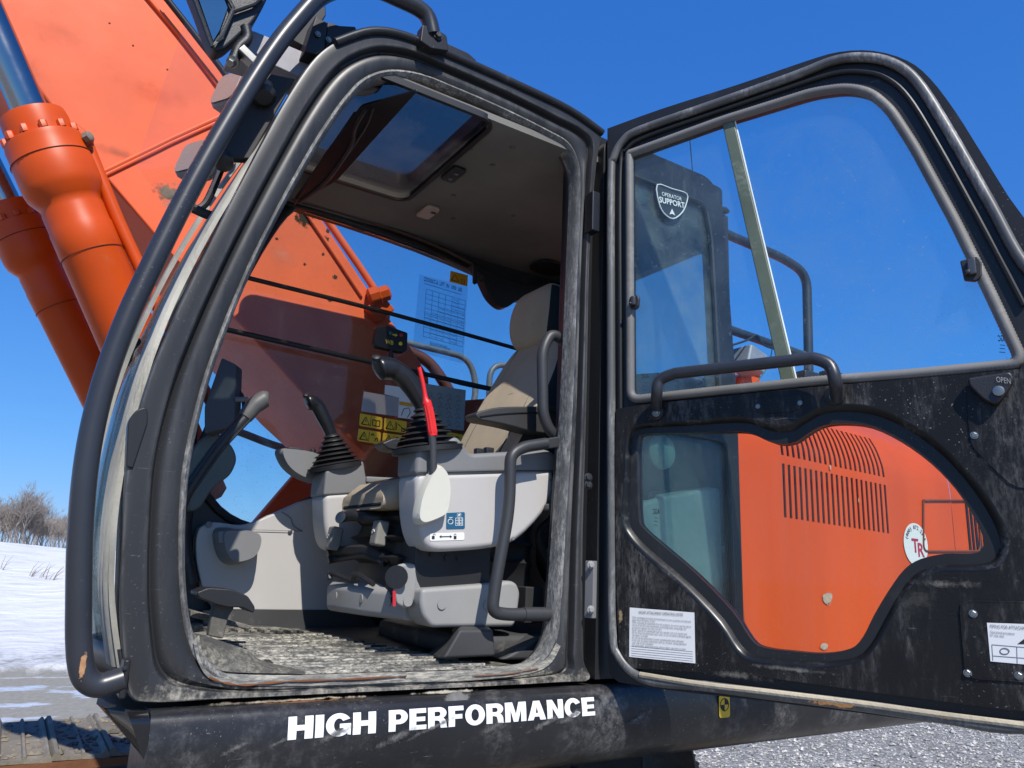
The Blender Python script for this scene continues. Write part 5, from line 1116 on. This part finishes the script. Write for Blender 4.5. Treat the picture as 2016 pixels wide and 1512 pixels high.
# cup holder / vent housing bulging from the wall
def squash(name, y0, y1, pts, mat, parent, n=4, k=0.75, seg=5):
    base = cat(Y(y0, pts), 4, True); c = sum(base, Vector())/len(base); rs_ = []
    for j in range(n+1):
        t = j/n; s = math.sqrt(max(0, 1-(t*k)**2)); yy = y0+(y1-y0)*t
        rs_.append([Vector((c.x+(p.x-c.x)*s, yy, c.z+(p.z-c.z)*s)) for p in base])
    return rings(name, rs_, mat, parent, True, True, 50)
squash('cup_holder', 0.89, 0.79, [(424, 1040), (470, 1042), (503, 1050), (505, 1075), (490, 1100), (455, 1112), (432, 1102), (420, 1070)], GMD, EXC, 5, 0.6)
plate('cup_holder_lid', Y(0.80, [(430, 1045), (470, 1047), (498, 1052), (497, 1068), (430, 1070)]), (0, 0.05, 0), GMD, EXC, bevel=0.004)
# dark inner A-pillar trim of the far corner
tube('far_pillar_trim', cat(Y(0.90, [(375, 1150), (360, 1060), (372, 960), (395, 900), (425, 830)]), 6), 0.026, PLB, EXC, 10)
# monitor on the far pillar with its bracket ring
mon = plate('display_monitor', fillet(Y(0.72, [(436, 704), (466, 718), (462, 838), (402, 854), (402, 800), (436, 704)]), 0.008)[:-1], (0.03, 0.05, 0), M('slate_plastic', (0.055, 0.055, 0.062), 0.45, dust=0.3, dcol=(0.13, 0.13, 0.13)), EXC, bevel=0.004)
tube('monitor_bracket', [P(468+12*math.cos(t*.45), 800+30*math.sin(t*.45), 'y', 0.76) for t in range(14)], 0.006, PLB, EXC, 8, True)
tube('monitor_bracket', Y(0.72, [(462, 786), (488, 786)]), 0.008, GMD, EXC, 8)
plate('dash_cover', fillet(Y(0.80, [(372, 900), (400, 860), (430, 850), (460, 880), (468, 905), (455, 935), (420, 960), (395, 1000), (372, 1010), (372, 900)]), 0.02)[:-1], (0, 0.06, 0), M('grey_green_plastic', (0.10, 0.12, 0.11), 0.5, dust=0.2), EXC, bevel=0.01)
# travel lever with grey knob
tl = tube('travel_lever', cat(Y(0.40, [(355, 1000), (372, 962), (430, 880), (490, 815)]), 5), 0.017, PLB, EXC, 12)
tube('lever_knob', cat(Y(0.40, [(482, 822), (500, 800), (520, 786), (527, 785)]), 4), [0.020, .021, .022, .022, .023, .024, .024, .024, .024, .023, .021, .018, 0.009], M('grey_knob', (0.09, 0.088, 0.082), 0.5, dust=0.4, dcol=(0.2, 0.19, 0.17)), tl, 14)
for dd in (0.012, -0.012): tube('lever_cable', [p+Vector((dd, -0.012, 0)) for p in Y(0.40, [(372, 962), (430, 880), (486, 820)])], 0.004, RUB, tl, 6)
# travel pedal
pd = plate('travel_pedal', fillet(Y(0.30, [(388, 1166), (410, 1157), (455, 1160), (488, 1173), (503, 1196), (500, 1208), (478, 1196), (450, 1196), (425, 1190), (390, 1176), (388, 1166)]), 0.008)[:-1], (0, 0.09, 0.0), PLB, EXC, bevel=0.006)
plate('pedal_stem', Y(0.33, [(422, 1185), (462, 1196), (450, 1215), (440, 1258), (410, 1252), (416, 1215)]), (0, 0.03, 0), M('muddy_pedal', (0.10, 0.095, 0.08), 0.7, dust=0.6, dcol=(0.36, 0.33, 0.27), dscale=8), pd, bevel=0.004)
for (p) in ([(375, 1200), (430, 1215), (495, 1232), (492, 1240), (430, 1228), (375, 1215)], [(378, 1230), (400, 1228), (402, 1243), (380, 1246)]):
    plate('pedal_linkage', Y(0.45, p), (0, 0.05, 0), M('muddy_pedal', (0.1, 0.095, 0.08), 0.7), EXC, bevel=0.003)
# far switch pod
squash('switch_pod', 0.80, 0.74, [(541, 889), (562, 884), (622, 896), (640, 930), (612, 950), (578, 940), (552, 918)], GMD, EXC, 4, 0.5)
box('pod_switch', P(580, 885, 'y', 0.76), (0.05, 0.02, 0.012), PLB, EXC, None, 0.003); lathe('pod_dial', [(0.010, 0), (0.010, 0.012), (0.006, 0.016)], P(615, 893, 'y', 0.76), (0, 0, 1), PLB, EXC, 14)
# ---- consoles
def console(y0, y1, low_pts, up_pts, name):
    a = plate(name, Y(y0, low_pts), (0, y1-y0, 0), GLD, EXC, bevel=0.020, seg=4)
    b = plate('console_top', Y(y0-0.0015, up_pts), (0, y1-y0+0.003, 0), GMD, a, bevel=0.020, seg=4); return a
lc = cat(Y(.12, [(1092, 966), (1070, 1012), (1019, 1063), (971, 1078), (900, 1085), (852, 1084), (832, 1060), (822, 1010), (820, 932)]), 3)
c1 = plate('control_console', [P(1092, 924, 'y', .12)]+lc, (0, 0.125, 0), GLD, EXC, bevel=0.018, seg=4)
u1 = Y(0.1185, [(819, 936), (822, 878), (900, 858), (914, 872), (926, 893), (1080, 884), (1102, 900), (1102, 930)])
plate('console_top', fillet(u1, 0.015), (0, 0.128, 0), GMD, c1, bevel=0.014, seg=4)
lc2 = cat(Y(.62, [(700, 1085), (665, 1085), (648, 1070), (640, 1030), (638, 972)]), 3)
c2 = plate('control_console', [P(800, 960, 'y', .62)]+[P(800, 1075, 'y', .62)]+lc2, (0, 0.13, 0), GLD, EXC, bevel=0.018, seg=4)
plate('console_top', fillet(Y(0.6185, [(637, 976), (642, 925), (716, 906), (722, 944), (800, 944), (800, 966)]), 0.012), (0, 0.133, 0), GMD, c2, bevel=0.014, seg=4)
box('console_tray', P(755, 948, 'y', 0.66), (0.16, 0.10, 0.02), GMD, c2, Matrix.Rotation(-0.05, 3, 'Y'), 0.005)
for (u, v) in ((943, 890), (962, 888)): box('console_button', P(u, v, 'y', 0.17), (0.026, 0.02, 0.02), PLB, c1, None, 0.003)
# lock lever with its ivory guard
pod = squash('lever_guard', 0.118, 0.085, [(858, 915), (873, 930), (879, 962), (875, 1000), (868, 1016), (845, 1028), (822, 1034), (812, 1022), (816, 990), (826, 960), (842, 930)], IVO, c1, 4, 0.45)
tube('guard_crease', cat(Y(0.0905, [(822, 1012), (845, 1008), (868, 998)]), 4), 0.0012, GBS, c1, 5)
lk = tube('lock_lever', cat(Y(0.098, [(853, 935), (852, 880), (850, 855)]), 4), 0.0105, M('grey_lever_tube', (0.05, 0.05, 0.052), 0.4), EXC, 12)
gpts = Y(0.098, [(852, 858), (847, 825), (841, 795), (838, 786), (833, 757), (826, 727), (825, 724)])
tube('red_handle', cat(gpts, 4), [0.0125]*9+[0.0122, 0.0115, 0.010, 0.008, 0.0065]+[0.0058]*8+[0.0056, 0.005, 0.003], RED, lk, 14)
for k in range(5):
    a = -1.2+0.6*k; dv = Vector((math.sin(a)*0.0118, -math.cos(a)*0.0118, 0)); tube('grip_rib', [p+dv for p in cat(gpts[:3], 4)[1:-1]], 0.0022, RED, lk, 5)
for (u, v) in ((832, 955), (838, 950), (1084, 945), (1010, 1060)): lathe('console_screw', [(0.0045, 0), (0.0045, 0.0015)], P(u, v, 'y', 0.1195), (0, -1, 0), GMD, c1, 10)
tube('console_gap', Y(0.1185, [(824, 931), (876, 930), (995, 927), (1100, 927)]), 0.0012, RUB, c1, 5)
# labels on the console
def flat_label(name, y, pts, mat, parent, t=0.0008): return plate(name, fillet(Y(y, pts+[pts[0]]), 0.005)[:-1], (0, -t, 0), mat, parent)
bl = flat_label('blue_label', 0.1195, [(879, 1010), (915, 1008), (915, 1041), (878, 1042)], BLUL, c1)
for k in range(4): tube('label_print', Y(0.118, [(897, 1020+k*5), (911, 1019.5+k*5)]), 0.0007, WHT, c1, 4)
for k in range(3): tube('label_print', Y(0.118, [(897+k*7, 1020), (897+k*7, 1035)]), 0.0007, WHT, c1, 4)
for k in range(4):
    a = math.pi*k/4; tube('label_print', Y(0.118, [(904-5*math.cos(a), 1014-5*math.sin(a)), (904+5*math.cos(a), 1014+5*math.sin(a))]), 0.0006, WHT, c1, 4)
tube('label_print', [P(887+5*math.cos(t*.52), 1027+5*math.sin(t*.52), 'y', 0.118) for t in range(12)], 0.0009, WHT, c1, 4, True)
tube('label_print', Y(0.118, [(884, 1019), (891, 1019)]), 0.0009, WHT, c1, 4)
for k, s in enumerate(('-35 C', '-31 F', '50%')): px_text('label_print', s, 899, 1023.5+k*5, 910, 1023.2+k*5, 0.0055, 'y', 0.1175, WHT, c1)
ll = flat_label('lock_label', 0.1195, [(846, 1050), (914, 1048), (914, 1063), (846, 1065)], WHT, c1)
tube('label_print', Y(0.118, [(867, 1056.5), (888, 1056)]), 0.0011, INK, c1, 5)
for (u, s) in ((865, -1), (890, 1)): plate('label_print', Y(0.1178, [(u, 1056.3), (u-4*s, 1053.5), (u-4*s, 1059.2)]), (0, -0.0004, 0), INK, c1)
for (u) in (853, 896):
    plate('label_print', Y(0.1178, [(u-2.6, 1055), (u+2.6, 1055), (u+2.6, 1061), (u-2.6, 1061)]), (0, -0.0004, 0), INK, c1)
    dx = 2 if u < 870 else 0
    tube('label_print', Y(0.1178, [(u-2+dx, 1055), (u-2+dx, 1052), (u+dx, 1050.8), (u+2+dx, 1052), (u+2+dx, 1054)]), 0.0006, INK, c1, 4)
# ---- joysticks with bellows boots
def joystick(y, base, top, head, r, sc, tilt):
    b = P(*base, 'y', y); t = P(*top, 'y', y); ax = (t-b).normalized(); H = (t-b).length; prof = [(r*1.12, -0.01), (r*1.12, 0.004)]
    n = 7
    for k in range(n):
        f = k/(n-1); R_ = r*(1-0.66*f); h = H*(0.04+0.78*f)
        prof += [(R_*0.80, h), (R_*1.02, h+H*0.022), (R_*0.98, h+H*0.05), (R_*0.74, h+H*0.085)]
    prof += [(r*0.22, H*0.92), (r*0.2, H)]
    j = lathe('joystick', prof, b, ax, RUB, EXC, 28, 60)
    gp_ = [P(u, v, 'y', y) for u, v in head]
    gp_ = cat(gp_, 12); m = len(gp_); rs_ = []
    for k in range(m):
        f = k/(m-1); q = 0.019+0.005*math.sin(f*3.1)+0.010*max(0, f-0.62)/0.38
        if f > 0.86: q *= math.sqrt(max(0.02, 1-((f-0.86)/0.14)**2))
        rs_.append(q*sc)
    tube('grip', gp_, rs_, M('satin_black_grip', (0.012, 0.012, 0.013), 0.28), j, 18)
    e = gp_[-3]; lathe('grip_button', [(0.010*sc, 0), (0.010*sc, 0.008), (0.006, 0.011)], e+Vector((-.012, -.02, .018))*sc, (-0.3, -0.6, 0.7), PLB, j, 12)
    return j
joystick(0.185, (842, 884), (834, 795), [(836, 806), (828, 788), (812, 762), (795, 742), (774, 728), (752, 725), (741, 728)], 0.088, 1.2, 0)
joystick(0.69, (662, 918), (652, 850), [(653, 858), (645, 838), (635, 818), (625, 800), (612, 792), (603, 794)], 0.082, 0.95, 0)
plate('joystick_wrist_pad', fillet(Y(0.22, [(752, 872), (775, 862), (815, 862), (822, 880), (790, 888), (765, 884), (752, 872)]), 0.008)[:-1], (0, 0.07, 0.0), PLB, EXC, bevel=0.006)
# ---- seat
cf = P(678, 985, 'y', 0.585)
sx = cf.x; 
cz1 = P(690, 950, 'y', 0.55).z; cz0 = P(680, 1008, 'y', 0.58).z
def rbox_ring(x, y0, y1, z0, z1, r): return [Vector((x, a, b)) for a, b in rr((y0+y1)/2, (z0+z1)/2, y1-y0, z1-z0, r, 4)]
cr = [(sx-0.002, 0.29, 0.575, cz0+.004, cz0+.028, .011), (sx-0.004, 0.275, 0.59, cz0, cz0+0.045, .02), (sx+0.012, 0.268, 0.597, cz0, cz1-0.028, .03), (sx+0.035, 0.265, 0.60, cz0, cz1-0.004, .04), (sx+0.10, 0.262, 0.603, cz0, cz1+0.012, .04), (sx+0.25, 0.262, 0.603, cz0+.01, cz1, .04), (sx+0.45, 0.262, 0.603, cz0+.02, cz1-.01, .04)]
seat = rings('operator_seat', [rbox_ring(*q) for q in cr], FAB, EXC, True, True, 60)
tube('seat_piping', [Vector((sx+0.008, 0.29+0.29*k/10, cz0+0.012)) for k in range(11)], 0.012, FABD, seat, 8)
# backrest: stacked rounded sections leaning back
def sec(cx, cz, cy, w_, th, lean, r=0.035):
    out = []
    for a, b in rr(0, 0, th, w_, min(r, th*.48), 5):
        out.append(Vector((cx+a*math.cos(lean), cy+b, cz+a*math.sin(lean))))
    return out
cyb = 0.445
bk = [(1.20, 2.05, 0.36, .10), (1.225, 2.13, 0.44, .13), (1.28, 2.24, 0.47, .135), (1.345, 2.36, 0.46, .13), (1.40, 2.48, 0.42, .12), (1.425, 2.55, 0.34, .11), (1.445, 2.59, 0.22, .095), (1.46, 2.61, 0.15, .06)]
back = rings('backrest', [sec(fx_+th/2, cz, cyb, w_, th, -0.3, 0.045) for fx_, cz, w_, th in bk], [FAB], seat, True, True, 60, 1)
hd = [(1.43, 2.555, 0.17, .05), (1.40, 2.575, 0.25, .085), (1.395, 2.64, 0.29, .105), (1.402, 2.71, 0.28, .105), (1.42, 2.765, 0.24, .09), (1.455, 2.785, 0.15, .05)]
headr = rings('headrest', [sec(fx_+th/2, cz, cyb, w_, th, -0.25, 0.04) for fx_, cz, w_, th in hd], [FAB], seat, True, True, 60, 2)
SEAMF = M('seat_seam', (0.16, 0.13, 0.095), 0.9)
for dy in (-0.135, 0.135):
    tube('seat_seam', cat([Vector((fx_+0.006, cyb+dy*(w_/0.46), cz+0.02)) for fx_, cz, w_, th in bk[1:6]], 5), 0.0035, SEAMF, seat, 6)
tube('seat_seam', [Vector((bk[3][0]+0.004+0.006*abs(k-5)/5, cyb-0.13+0.26*k/10, bk[3][1]+0.02)) for k in range(11)], 0.003, SEAMF, seat, 6)
tube('seat_seam', [Vector((sx+0.075, 0.285+0.30*k/10, cz1+0.008)) for k in range(11)], 0.003, SEAMF, seat, 6)
# dark side bolsters in a second material by face direction
for o in (back, headr):
    o.data.materials.append(FABD)
    for p in o.data.polygons:
        if p.normal.y < -0.62 or p.normal.x > 0.4 or p.normal.y > 0.75: p.material_index = 1
px_text('seat_stitching', 'HITACHI', 1010, 781, 1060, 768, 0.045, 'x', 1.405, M('seat_stitch', (0.30, 0.27, 0.22), 0.8), seat, 0.0, None, 0.004) if False else None
# suspension and bellows under the cushion
susp = []
for (dz, gx, gy) in ((0.0, 0.02, 0.0), (-0.02, -0.012, -0.01), (-0.04, 0.01, 0.0), (-0.065, 0.0, 0.0), (-0.075, -0.022, -0.012), (-0.09, 0.005, 0.0), (-0.12, 0.008, 0.0), (-0.13, -0.018, -0.012), (-0.15, 0.01, 0.0), (-0.20, 0.0, 0.0), (-0.25, 0.0, 0.0)):
    x0 = sx+0.05+gx; susp.append([Vector((a, b, cz0+dz)) for a, b in rr((x0+sx+0.5)/2, 0.43, sx+0.5-x0, 0.36-2*gy, 0.05, 4)])
rings('seat_suspension', susp, RUB, seat, True, True, 50)
for (u, v, y) in ((658, 1060, 0.58), (747, 1050, 0.34)):
    c = P(u, v, 'y', y); o = box('seat_adjuster', c, (0.035, 0.045, 0.07), M('taupe_plastic', (0.23, 0.22, 0.19), 0.5), seat, Matrix.Rotation(0.12, 3, 'Y'), 0.007, 3)
    tube('adjuster_mark', [c+Vector((-0.019, 0.008*math.cos(t), 0.010*math.sin(t))) for t in (0, .5, 1, 1.6, 2.2, 2.8)], 0.0012, WHT, seat, 5)
tube('seat_belt_buckle', cat([P(672, 1018, 'y', .5), P(700, 1015, 'y', .45), P(730, 1020, 'y', .42), P(762, 1022, 'y', .40)], 5), [0.016]*8+[0.022]*8, PLB, seat, 10)
lathe('buckle_ring', [(0.016, 0), (0.018, 0.008), (0.010, 0.010)], P(673, 1020, 'y', .48), (-0.8, -0.5, 0.2), STL, seat, 16)
tube('slide_handle', cat([P(650, 1140, 'y', .58), P(652, 1128, 'y', .58), P(690, 1142, 'y', .50), P(700, 1130, 'y', .45), P(735, 1150, 'y', .36)], 5), 0.008, PLB, seat, 8)
tube('bellows_fold', cat([P(645, 1090, 'y', .60), P(665, 1085, 'y', .58), P(720, 1082, 'y', .42), P(770, 1100, 'y', .32)], 5), 0.014, RUB, seat, 8)
tube('bellows_fold', cat([P(646, 1103, 'y', .60), P(670, 1098, 'y', .58), P(720, 1092, 'y', .42), P(760, 1108, 'y', .34)], 5), 0.012, RUB, seat, 8)
# grey moulded seat base
sb_ = Y(0.15, [(830, 1159), (955, 1150), (1005, 1143), (1018, 1147), (1026, 1166), (1022, 1200), (1014, 1234), (850, 1236), (833, 1214), (828, 1190)])
base = plate('seat_base', fillet(sb_+[sb_[0]], 0.012)[:-1], (0, 0.10, 0), GBS, EXC, bevel=0.012, seg=3)
bx = P(830, 1190, 'y', .15).x
zt = P(640, 1146, 'y', .62).z; zb = P(640, 1195, 'y', .62).z
def bar_ring(y, x): return [Vector((x+a, y, b)) for a, b in ((-0.004, zt-0.014), (0.02, zt+.010), (0.2, zt+.010), (0.2, zb), (0.012, zb-.012), (0.0, zb))]
rings('seat_base_front', [bar_ring(0.245, bx-0.005), bar_ring(0.42, bx-0.055), bar_ring(0.62, bx-0.085), bar_ring(0.68, bx-0.06)], GBS, base, True, True, 25, 0, 0.010)
cup = rings('base_cup', [[P(u, v, 'y', yy) for u, v in ((775, 1165), (772, 1130), (780, 1112), (800, 1108), (820, 1110), (826, 1140), (835, 1160), (800, 1200), (780, 1190))] for yy in (0.19, 0.30)], GBS, base, True, True, 30, 0, 0.008)
lathe('cup_hole', [(0.030, 0), (0.030, 0.004)], P(781, 1136, 'y', 0.186), (-0.6, -0.8, 0), RUB, base, 20)
for (u, v, y) in ((870, 1190, .148), (960, 1191, .148), (803, 1184, .188)): lathe('base_cap', [(0.013, 0), (0.013, 0.002)], P(u, v, 'y', y), (0, -1, 0), GBS, base, 18)
for k in range(3): lathe('base_cap', [(0.012, 0), (0.012, 0.002)], Vector((bx-0.025-0.032*k, 0.30+0.12*k, (zt+zb)/2)), (-1, 0, 0), GBS, base, 18)
flat_label('red_tag', 0.187, [(773, 1163), (779, 1163), (779, 1194), (773, 1194)], REDL, base)
box('seat_pedestal', P(870, 1120, 'y', 0.22)+Vector((0.02, 0.05, 0)), (0.24, 0.16, 0.16), RUB, base, None, 0.006)
for (u, v, s) in ((850, 1092, .012), (880, 1098, .016), (902, 1100, .01)): lathe('pedestal_slot', [(s*.5, 0), (s*.5, 0.002)], P(u, v, 'y', 0.186), (0, -1, 0), DRK, base, 12)
box('slide_rail', P(1040, 1190, 'y', 0.2), (0.06, 0.06, 0.10), DRK, base, None, 0.004)
box('floor_riser', (1.32, 0.45, 1.595), (0.55, 0.55, 0.06), FLR, EXC, None, 0.02)
# folded arm rest
ar = cat(Y(0.17, [(937, 815), (950, 808), (985, 801), (1040, 800), (1098, 801), (1104, 830), (1098, 854), (1070, 853), (1040, 848), (1004, 838), (965, 830), (945, 826)]), 3, True)
arm = plate('arm_rest', ar, (0, 0.07, 0), M('dusty_armrest', (0.035, 0.034, 0.033), 0.5, dust=0.4, dcol=(0.16, 0.15, 0.14)), EXC, bevel=0.010, seg=3)
tube('arm_rest_seam', cat(Y(0.168, [(945, 820), (985, 815), (1040, 812), (1100, 812)]), 4), 0.002, RUB, arm, 5)
# grab loops by the rear post
GL_ = M('grab_rail_black', (0.035, 0.036, 0.038), 0.45, dust=0.2, dcol=(0.15, 0.15, 0.14))
tube('grab_loop', fillet(Y(0.10, [(1098, 862), (1080, 845), (1069, 815), (1067, 690), (1085, 655), (1112, 672), (1118, 700)]), 0.06, 6), 0.0165, GL_, EXC, 14)
gl = fillet(Y(0.055, [(1075, 873), (1030, 880), (1005, 895), (1003, 1000), (975, 1150), (968, 1205), (1000, 1210), (1093, 1208)]), 0.06, 7)
gr = tube('grab_rail', gl, 0.0165, GL_, EXC, 14)
plate('rail_plate', Y(0.06, [(1045, 868), (1106, 858), (1107, 880), (1048, 888)]), (0, 0.03, 0), GL_, gr, bevel=0.004)
lathe('rail_sleeve', [(0.0185, 0), (0.0185, 0.14)], P(1030, 1209, 'y', .055), (1, 0, 0), GL_, gr, 14)
# wiring and dark gear behind the console
for k in range(5):
    tube('wiring_loom', cat(Y(0.22+0.03*k, [(1100, 990+8*k), (1085, 1020+10*k), (1060, 1050+12*k), (1075, 1100+10*k), (1095, 1150)]), 5), 0.010, RUB, EXC, 8)
box('rear_lever_tip', P(1086, 1000, 'y', 0.12), (0.05, 0.04, 0.02), M('grey_knob', (0.09, 0.088, 0.082), 0.5), EXC, None, 0.005)
plate('rear_bulkhead', [Vector((1.62, 0.06, 1.58)), Vector((1.62, 0.93, 1.58)), Vector((1.62, 0.93, 2.05)), Vector((1.62, 0.06, 2.05))], (0.03, 0, 0), RUB, EXC)
tube('hose', cat(Y(0.35, [(955, 1085), (960, 1110), (950, 1130), (930, 1142)]), 5), 0.008, RUB, EXC, 8)
# ---- switch box on the guard bar
wb = plate('switch_box', fillet(Y(0.885, [(742, 643), (764, 641), (803, 655), (802, 690), (795, 694), (745, 683), (738, 676), (742, 643)]), 0.006)[:-1], (0, 0.035, 0), M('matte_black_box', (0.010, 0.010, 0.011), 0.4), EXC, bevel=0.003)
for (u, v, mm) in ((768, 656, M('teal_button', (0.03, 0.12, 0.13), .4)), (789, 660, M('dull_red_button', (0.35, 0.02, 0.03), .4)), (788, 677, M('yellow_button', (0.75, 0.6, 0.02), .4))):
    lathe('button', [(0.0075, 0), (0.0075, 0.005), (0.005, 0.007)], P(u, v, 'y', 0.883), (0, -1, 0), mm, wb, 14)
px_text('box_print', 'WB', 758, 676, 774, 679, 0.022, 'y', 0.8845, M('gold_ink', (0.65, 0.5, 0.05), .5), wb, 0.03)
plate('box_print', Y(0.8842, [(773, 657), (779, 658.5), (779, 656.5), (783, 660.5), (778, 663), (778, 661), (773, 660)]), (0, -0.0004, 0), M('gold_ink', (0.65, 0.5, 0.05), .5), wb)
tube('box_cable', cat(Y(0.89, [(770, 690), (769, 700), (772, 712), (780, 722)]), 5), 0.008, RUB, wb, 8)
# ---- labels on the far window
fw = far
def warn(pts, glyph):
    o = plate('warning_label', fillet(Y(0.943, pts+[pts[0]]), 0.008)[:-1], (0, -0.0008, 0), YEL, fw)
    (u0, v0), (u1, v1), (u2, v2), (u3, v3) = pts
    def q(a, b): return (u0+(u1-u0)*a+(u3-u0)*b, v0+(v1-v0)*a+(v3-v0)*b)
    tube('label_print', Y(0.941, [q(.10, .82), q(.27, .18), q(.45, .82), q(.10, .82)]), 0.0022, INK, fw, 5)
    plate('label_print', Y(0.9412, [q(.26, .4), q(.29, .4), q(.285, .62), q(.265, .62)]), (0, -0.0004, 0), INK, fw)
    tube('label_print', Y(0.941, [q(.5, .08), q(.5, .92)]), 0.0008, INK, fw, 4)
    for a, b, c, d in glyph: tube('label_print', Y(0.941, [q(a, b), q(c, d)]), 0.0016, INK, fw, 4)
bookg = [(.58, .3, .58, .75), (.58, .3, .74, .35), (.74, .35, .9, .3), (.9, .3, .9, .75), (.58, .75, .74, .8), (.74, .8, .9, .75), (.74, .35, .74, .8)]
armg = [(.58, .3, .66, .22), (.66, .22, .72, .35), (.8, .6, .88, .5), (.8, .6, .78, .8), (.88, .5, .9, .8), (.62, .25, .62, .4)]
warn([(709, 814), (753, 822), (752, 846), (707, 838)], bookg); warn([(757, 823), (801, 830), (799, 853), (755, 847)], [(.56, .2, .56, .8), (.62, .3, .9, .7), (.8, .6, .92, .6), (.8, .6, .8, .85), (.92, .6, .92, .85), (.8, .85, .92, .85)])
warn([(706, 844), (750, 851), (748, 875), (703, 868)], armg); warn([(754, 852), (798, 858), (797, 880), (752, 874)], armg)
warn([(858, 846), (922, 858), (922, 882), (858, 872)], armg)
PAP = M('document_pocket', (0.36, 0.35, 0.36), 0.3, var=0.1); PG = M('grey_sheet', (0.30, 0.33, 0.34), 0.5)
plate('document_pocket', Y(0.941, [(716, 771), (785, 783), (782, 820), (711, 810)]), (0, -0.003, 0), PAP, fw)
plate('paper_sheet', Y(0.944, [(758, 758), (832, 767), (831, 828), (783, 822), (785, 783), (757, 776)]), (0, -0.0008, 0), WHT, fw)
plate('danger_band', Y(0.9425, [(797, 762), (831, 766), (831, 774), (797, 770)]), (0, -0.0005, 0), REDL, fw)
px_text('label_print', 'DANGER', 799, 769.5, 829, 773, 0.016, 'y', 0.941, WHT, fw, 0.02)
plate('orange_band', Y(0.9425, [(786, 790), (812, 794), (812, 801), (786, 797)]), (0, -0.0005, 0), AMB, fw)
tube('label_print', Y(0.942, [(790, 818), (795, 805), (805, 803), (808, 812), (802, 822)]), 0.0014, INK, fw, 4)
plate('pictogram_sheet', Y(0.9445, [(836, 755), (917, 768), (913, 848), (833, 838)]), (0, -0.0008, 0), PG, fw)
px_text('label_print', 'HYDRAULIC ATTACHMENT', 840, 762, 880, 767, 0.010, 'y', 0.943, INK, fw) if False else None
rg = random.Random(5)
for r in range(4):
    for c in range(4):
        u = 842+c*18+rg.uniform(-1, 1); v = 776+r*17+c*2.6
        tube('label_print', Y(0.943, [(u, v), (u+4, v-5), (u+9, v-2), (u+7, v+4), (u+12, v+7)]), 0.0009, GINK, fw, 4)
        tube('label_print', Y(0.943, [(u+1, v+7), (u+5, v+3), (u+3, v+9)]), 0.0009, GINK, fw, 4)
# lifting chart on clear film
plate('chart_film', Y(0.946, [(826, 540), (921, 565), (912, 716), (812, 690)]), (0, -0.0006, 0), GF2, fw)
px_text('chart_print', 'ZX350LC-6  LIFT  IN  1000  LBS.', 834, 553, 910, 575, 0.024, 'y', 0.943, PBLU, fw, 0.012)
tube('chart_print', Y(0.944, [(836, 558), (908, 580)]), 0.0010, PBLU, fw, 4)
def cq(a, b):
    (ax_, ay_), (bx_, by_), (cx_, cy_), (dx_, dy_) = (839, 569), (916, 592), (911, 683), (833, 662)
    return ((1-a)*(1-b)*ax_+a*(1-b)*bx_+a*b*cx_+(1-a)*b*dx_, (1-a)*(1-b)*ay_+a*(1-b)*by_+a*b*cy_+(1-a)*b*dy_)
geo = []
for k in range(7): geo.append(tube_geo(Y(0.944, [cq(k/6, 0), cq(k/6, 1)]), 0.0007, 4))
for k in range(11): geo.append(tube_geo(Y(0.944, [cq(0, k/10), cq(1, k/10)]), 0.0007, 4))
V, F = merge(geo); mesh_obj('chart_grid', V, F, PBLU, fw, 0)
nums = {4: ['14.43', '14.63', '14.95', '16.80', '18.21', '16.07', '13.71', '15.91', '10.72', '13.35', '10.86', '9.97', '17.46', '13.43'], 5: [None, None, '15.80', '18.46', '11.05', '10.28', '9.83', '15.06', '9.47', '11.59', '10.41'],
        2: [None]*4+['29.08', '26.96', '27.04', '28.18', '40.77', '27.51', '38.57', '28.00', '54.21', '27.56'], 3: [None]*4+['22.43', '19.56', '24.30', '18.94', '24.75', '17.78', '20.45', '25.17', '17.46'], 1: [None]*6+['15.38', '19.88', '30.73', '33.04', '43.45', '45.21', '23.37', '33.97'], 0: [None]*7+['15.08', '19.35', '34.49', '35.49']}
for c, col in nums.items():
    for r, s in enumerate(col):
        if s:
            u, v = cq(c/6+0.02, min(0.97, (r+0.8)/14.2)); u2, v2 = cq(c/6+0.145, min(0.985, (r+0.8)/14.2+.012)); px_text('chart_print', s, u, v, u2, v2, 0.0085, 'y', 0.943, PBLU, fw)
px_text('chart_print', 'RED-OVER THE END', 846, 676, 880, 685, 0.012, 'y', 0.943, PBLU, fw); px_text('chart_print', 'BLACK-OVER THE SIDE', 846, 680, 886, 690, 0.012, 'y', 0.943, PBLU, fw, 0.01)
px_text('chart_print', 'HYDRAULICALLY LIMITED', 836, 684, 882, 696, 0.012, 'y', 0.943, PBLU, fw)
plate('amber_label', Y(0.944, [(887, 533), (921, 542), (920, 564), (885, 555)]), (0, -0.0008, 0), AMB, fw)
tube('label_print', Y(0.942, [(889, 551), (896, 540), (903, 555), (889, 551)]), 0.0018, INK, fw, 4)
tube('label_print', Y(0.942, [(908, 558), (908, 550), (914, 551), (914, 560), (908, 558)]), 0.0012, INK, fw, 4)
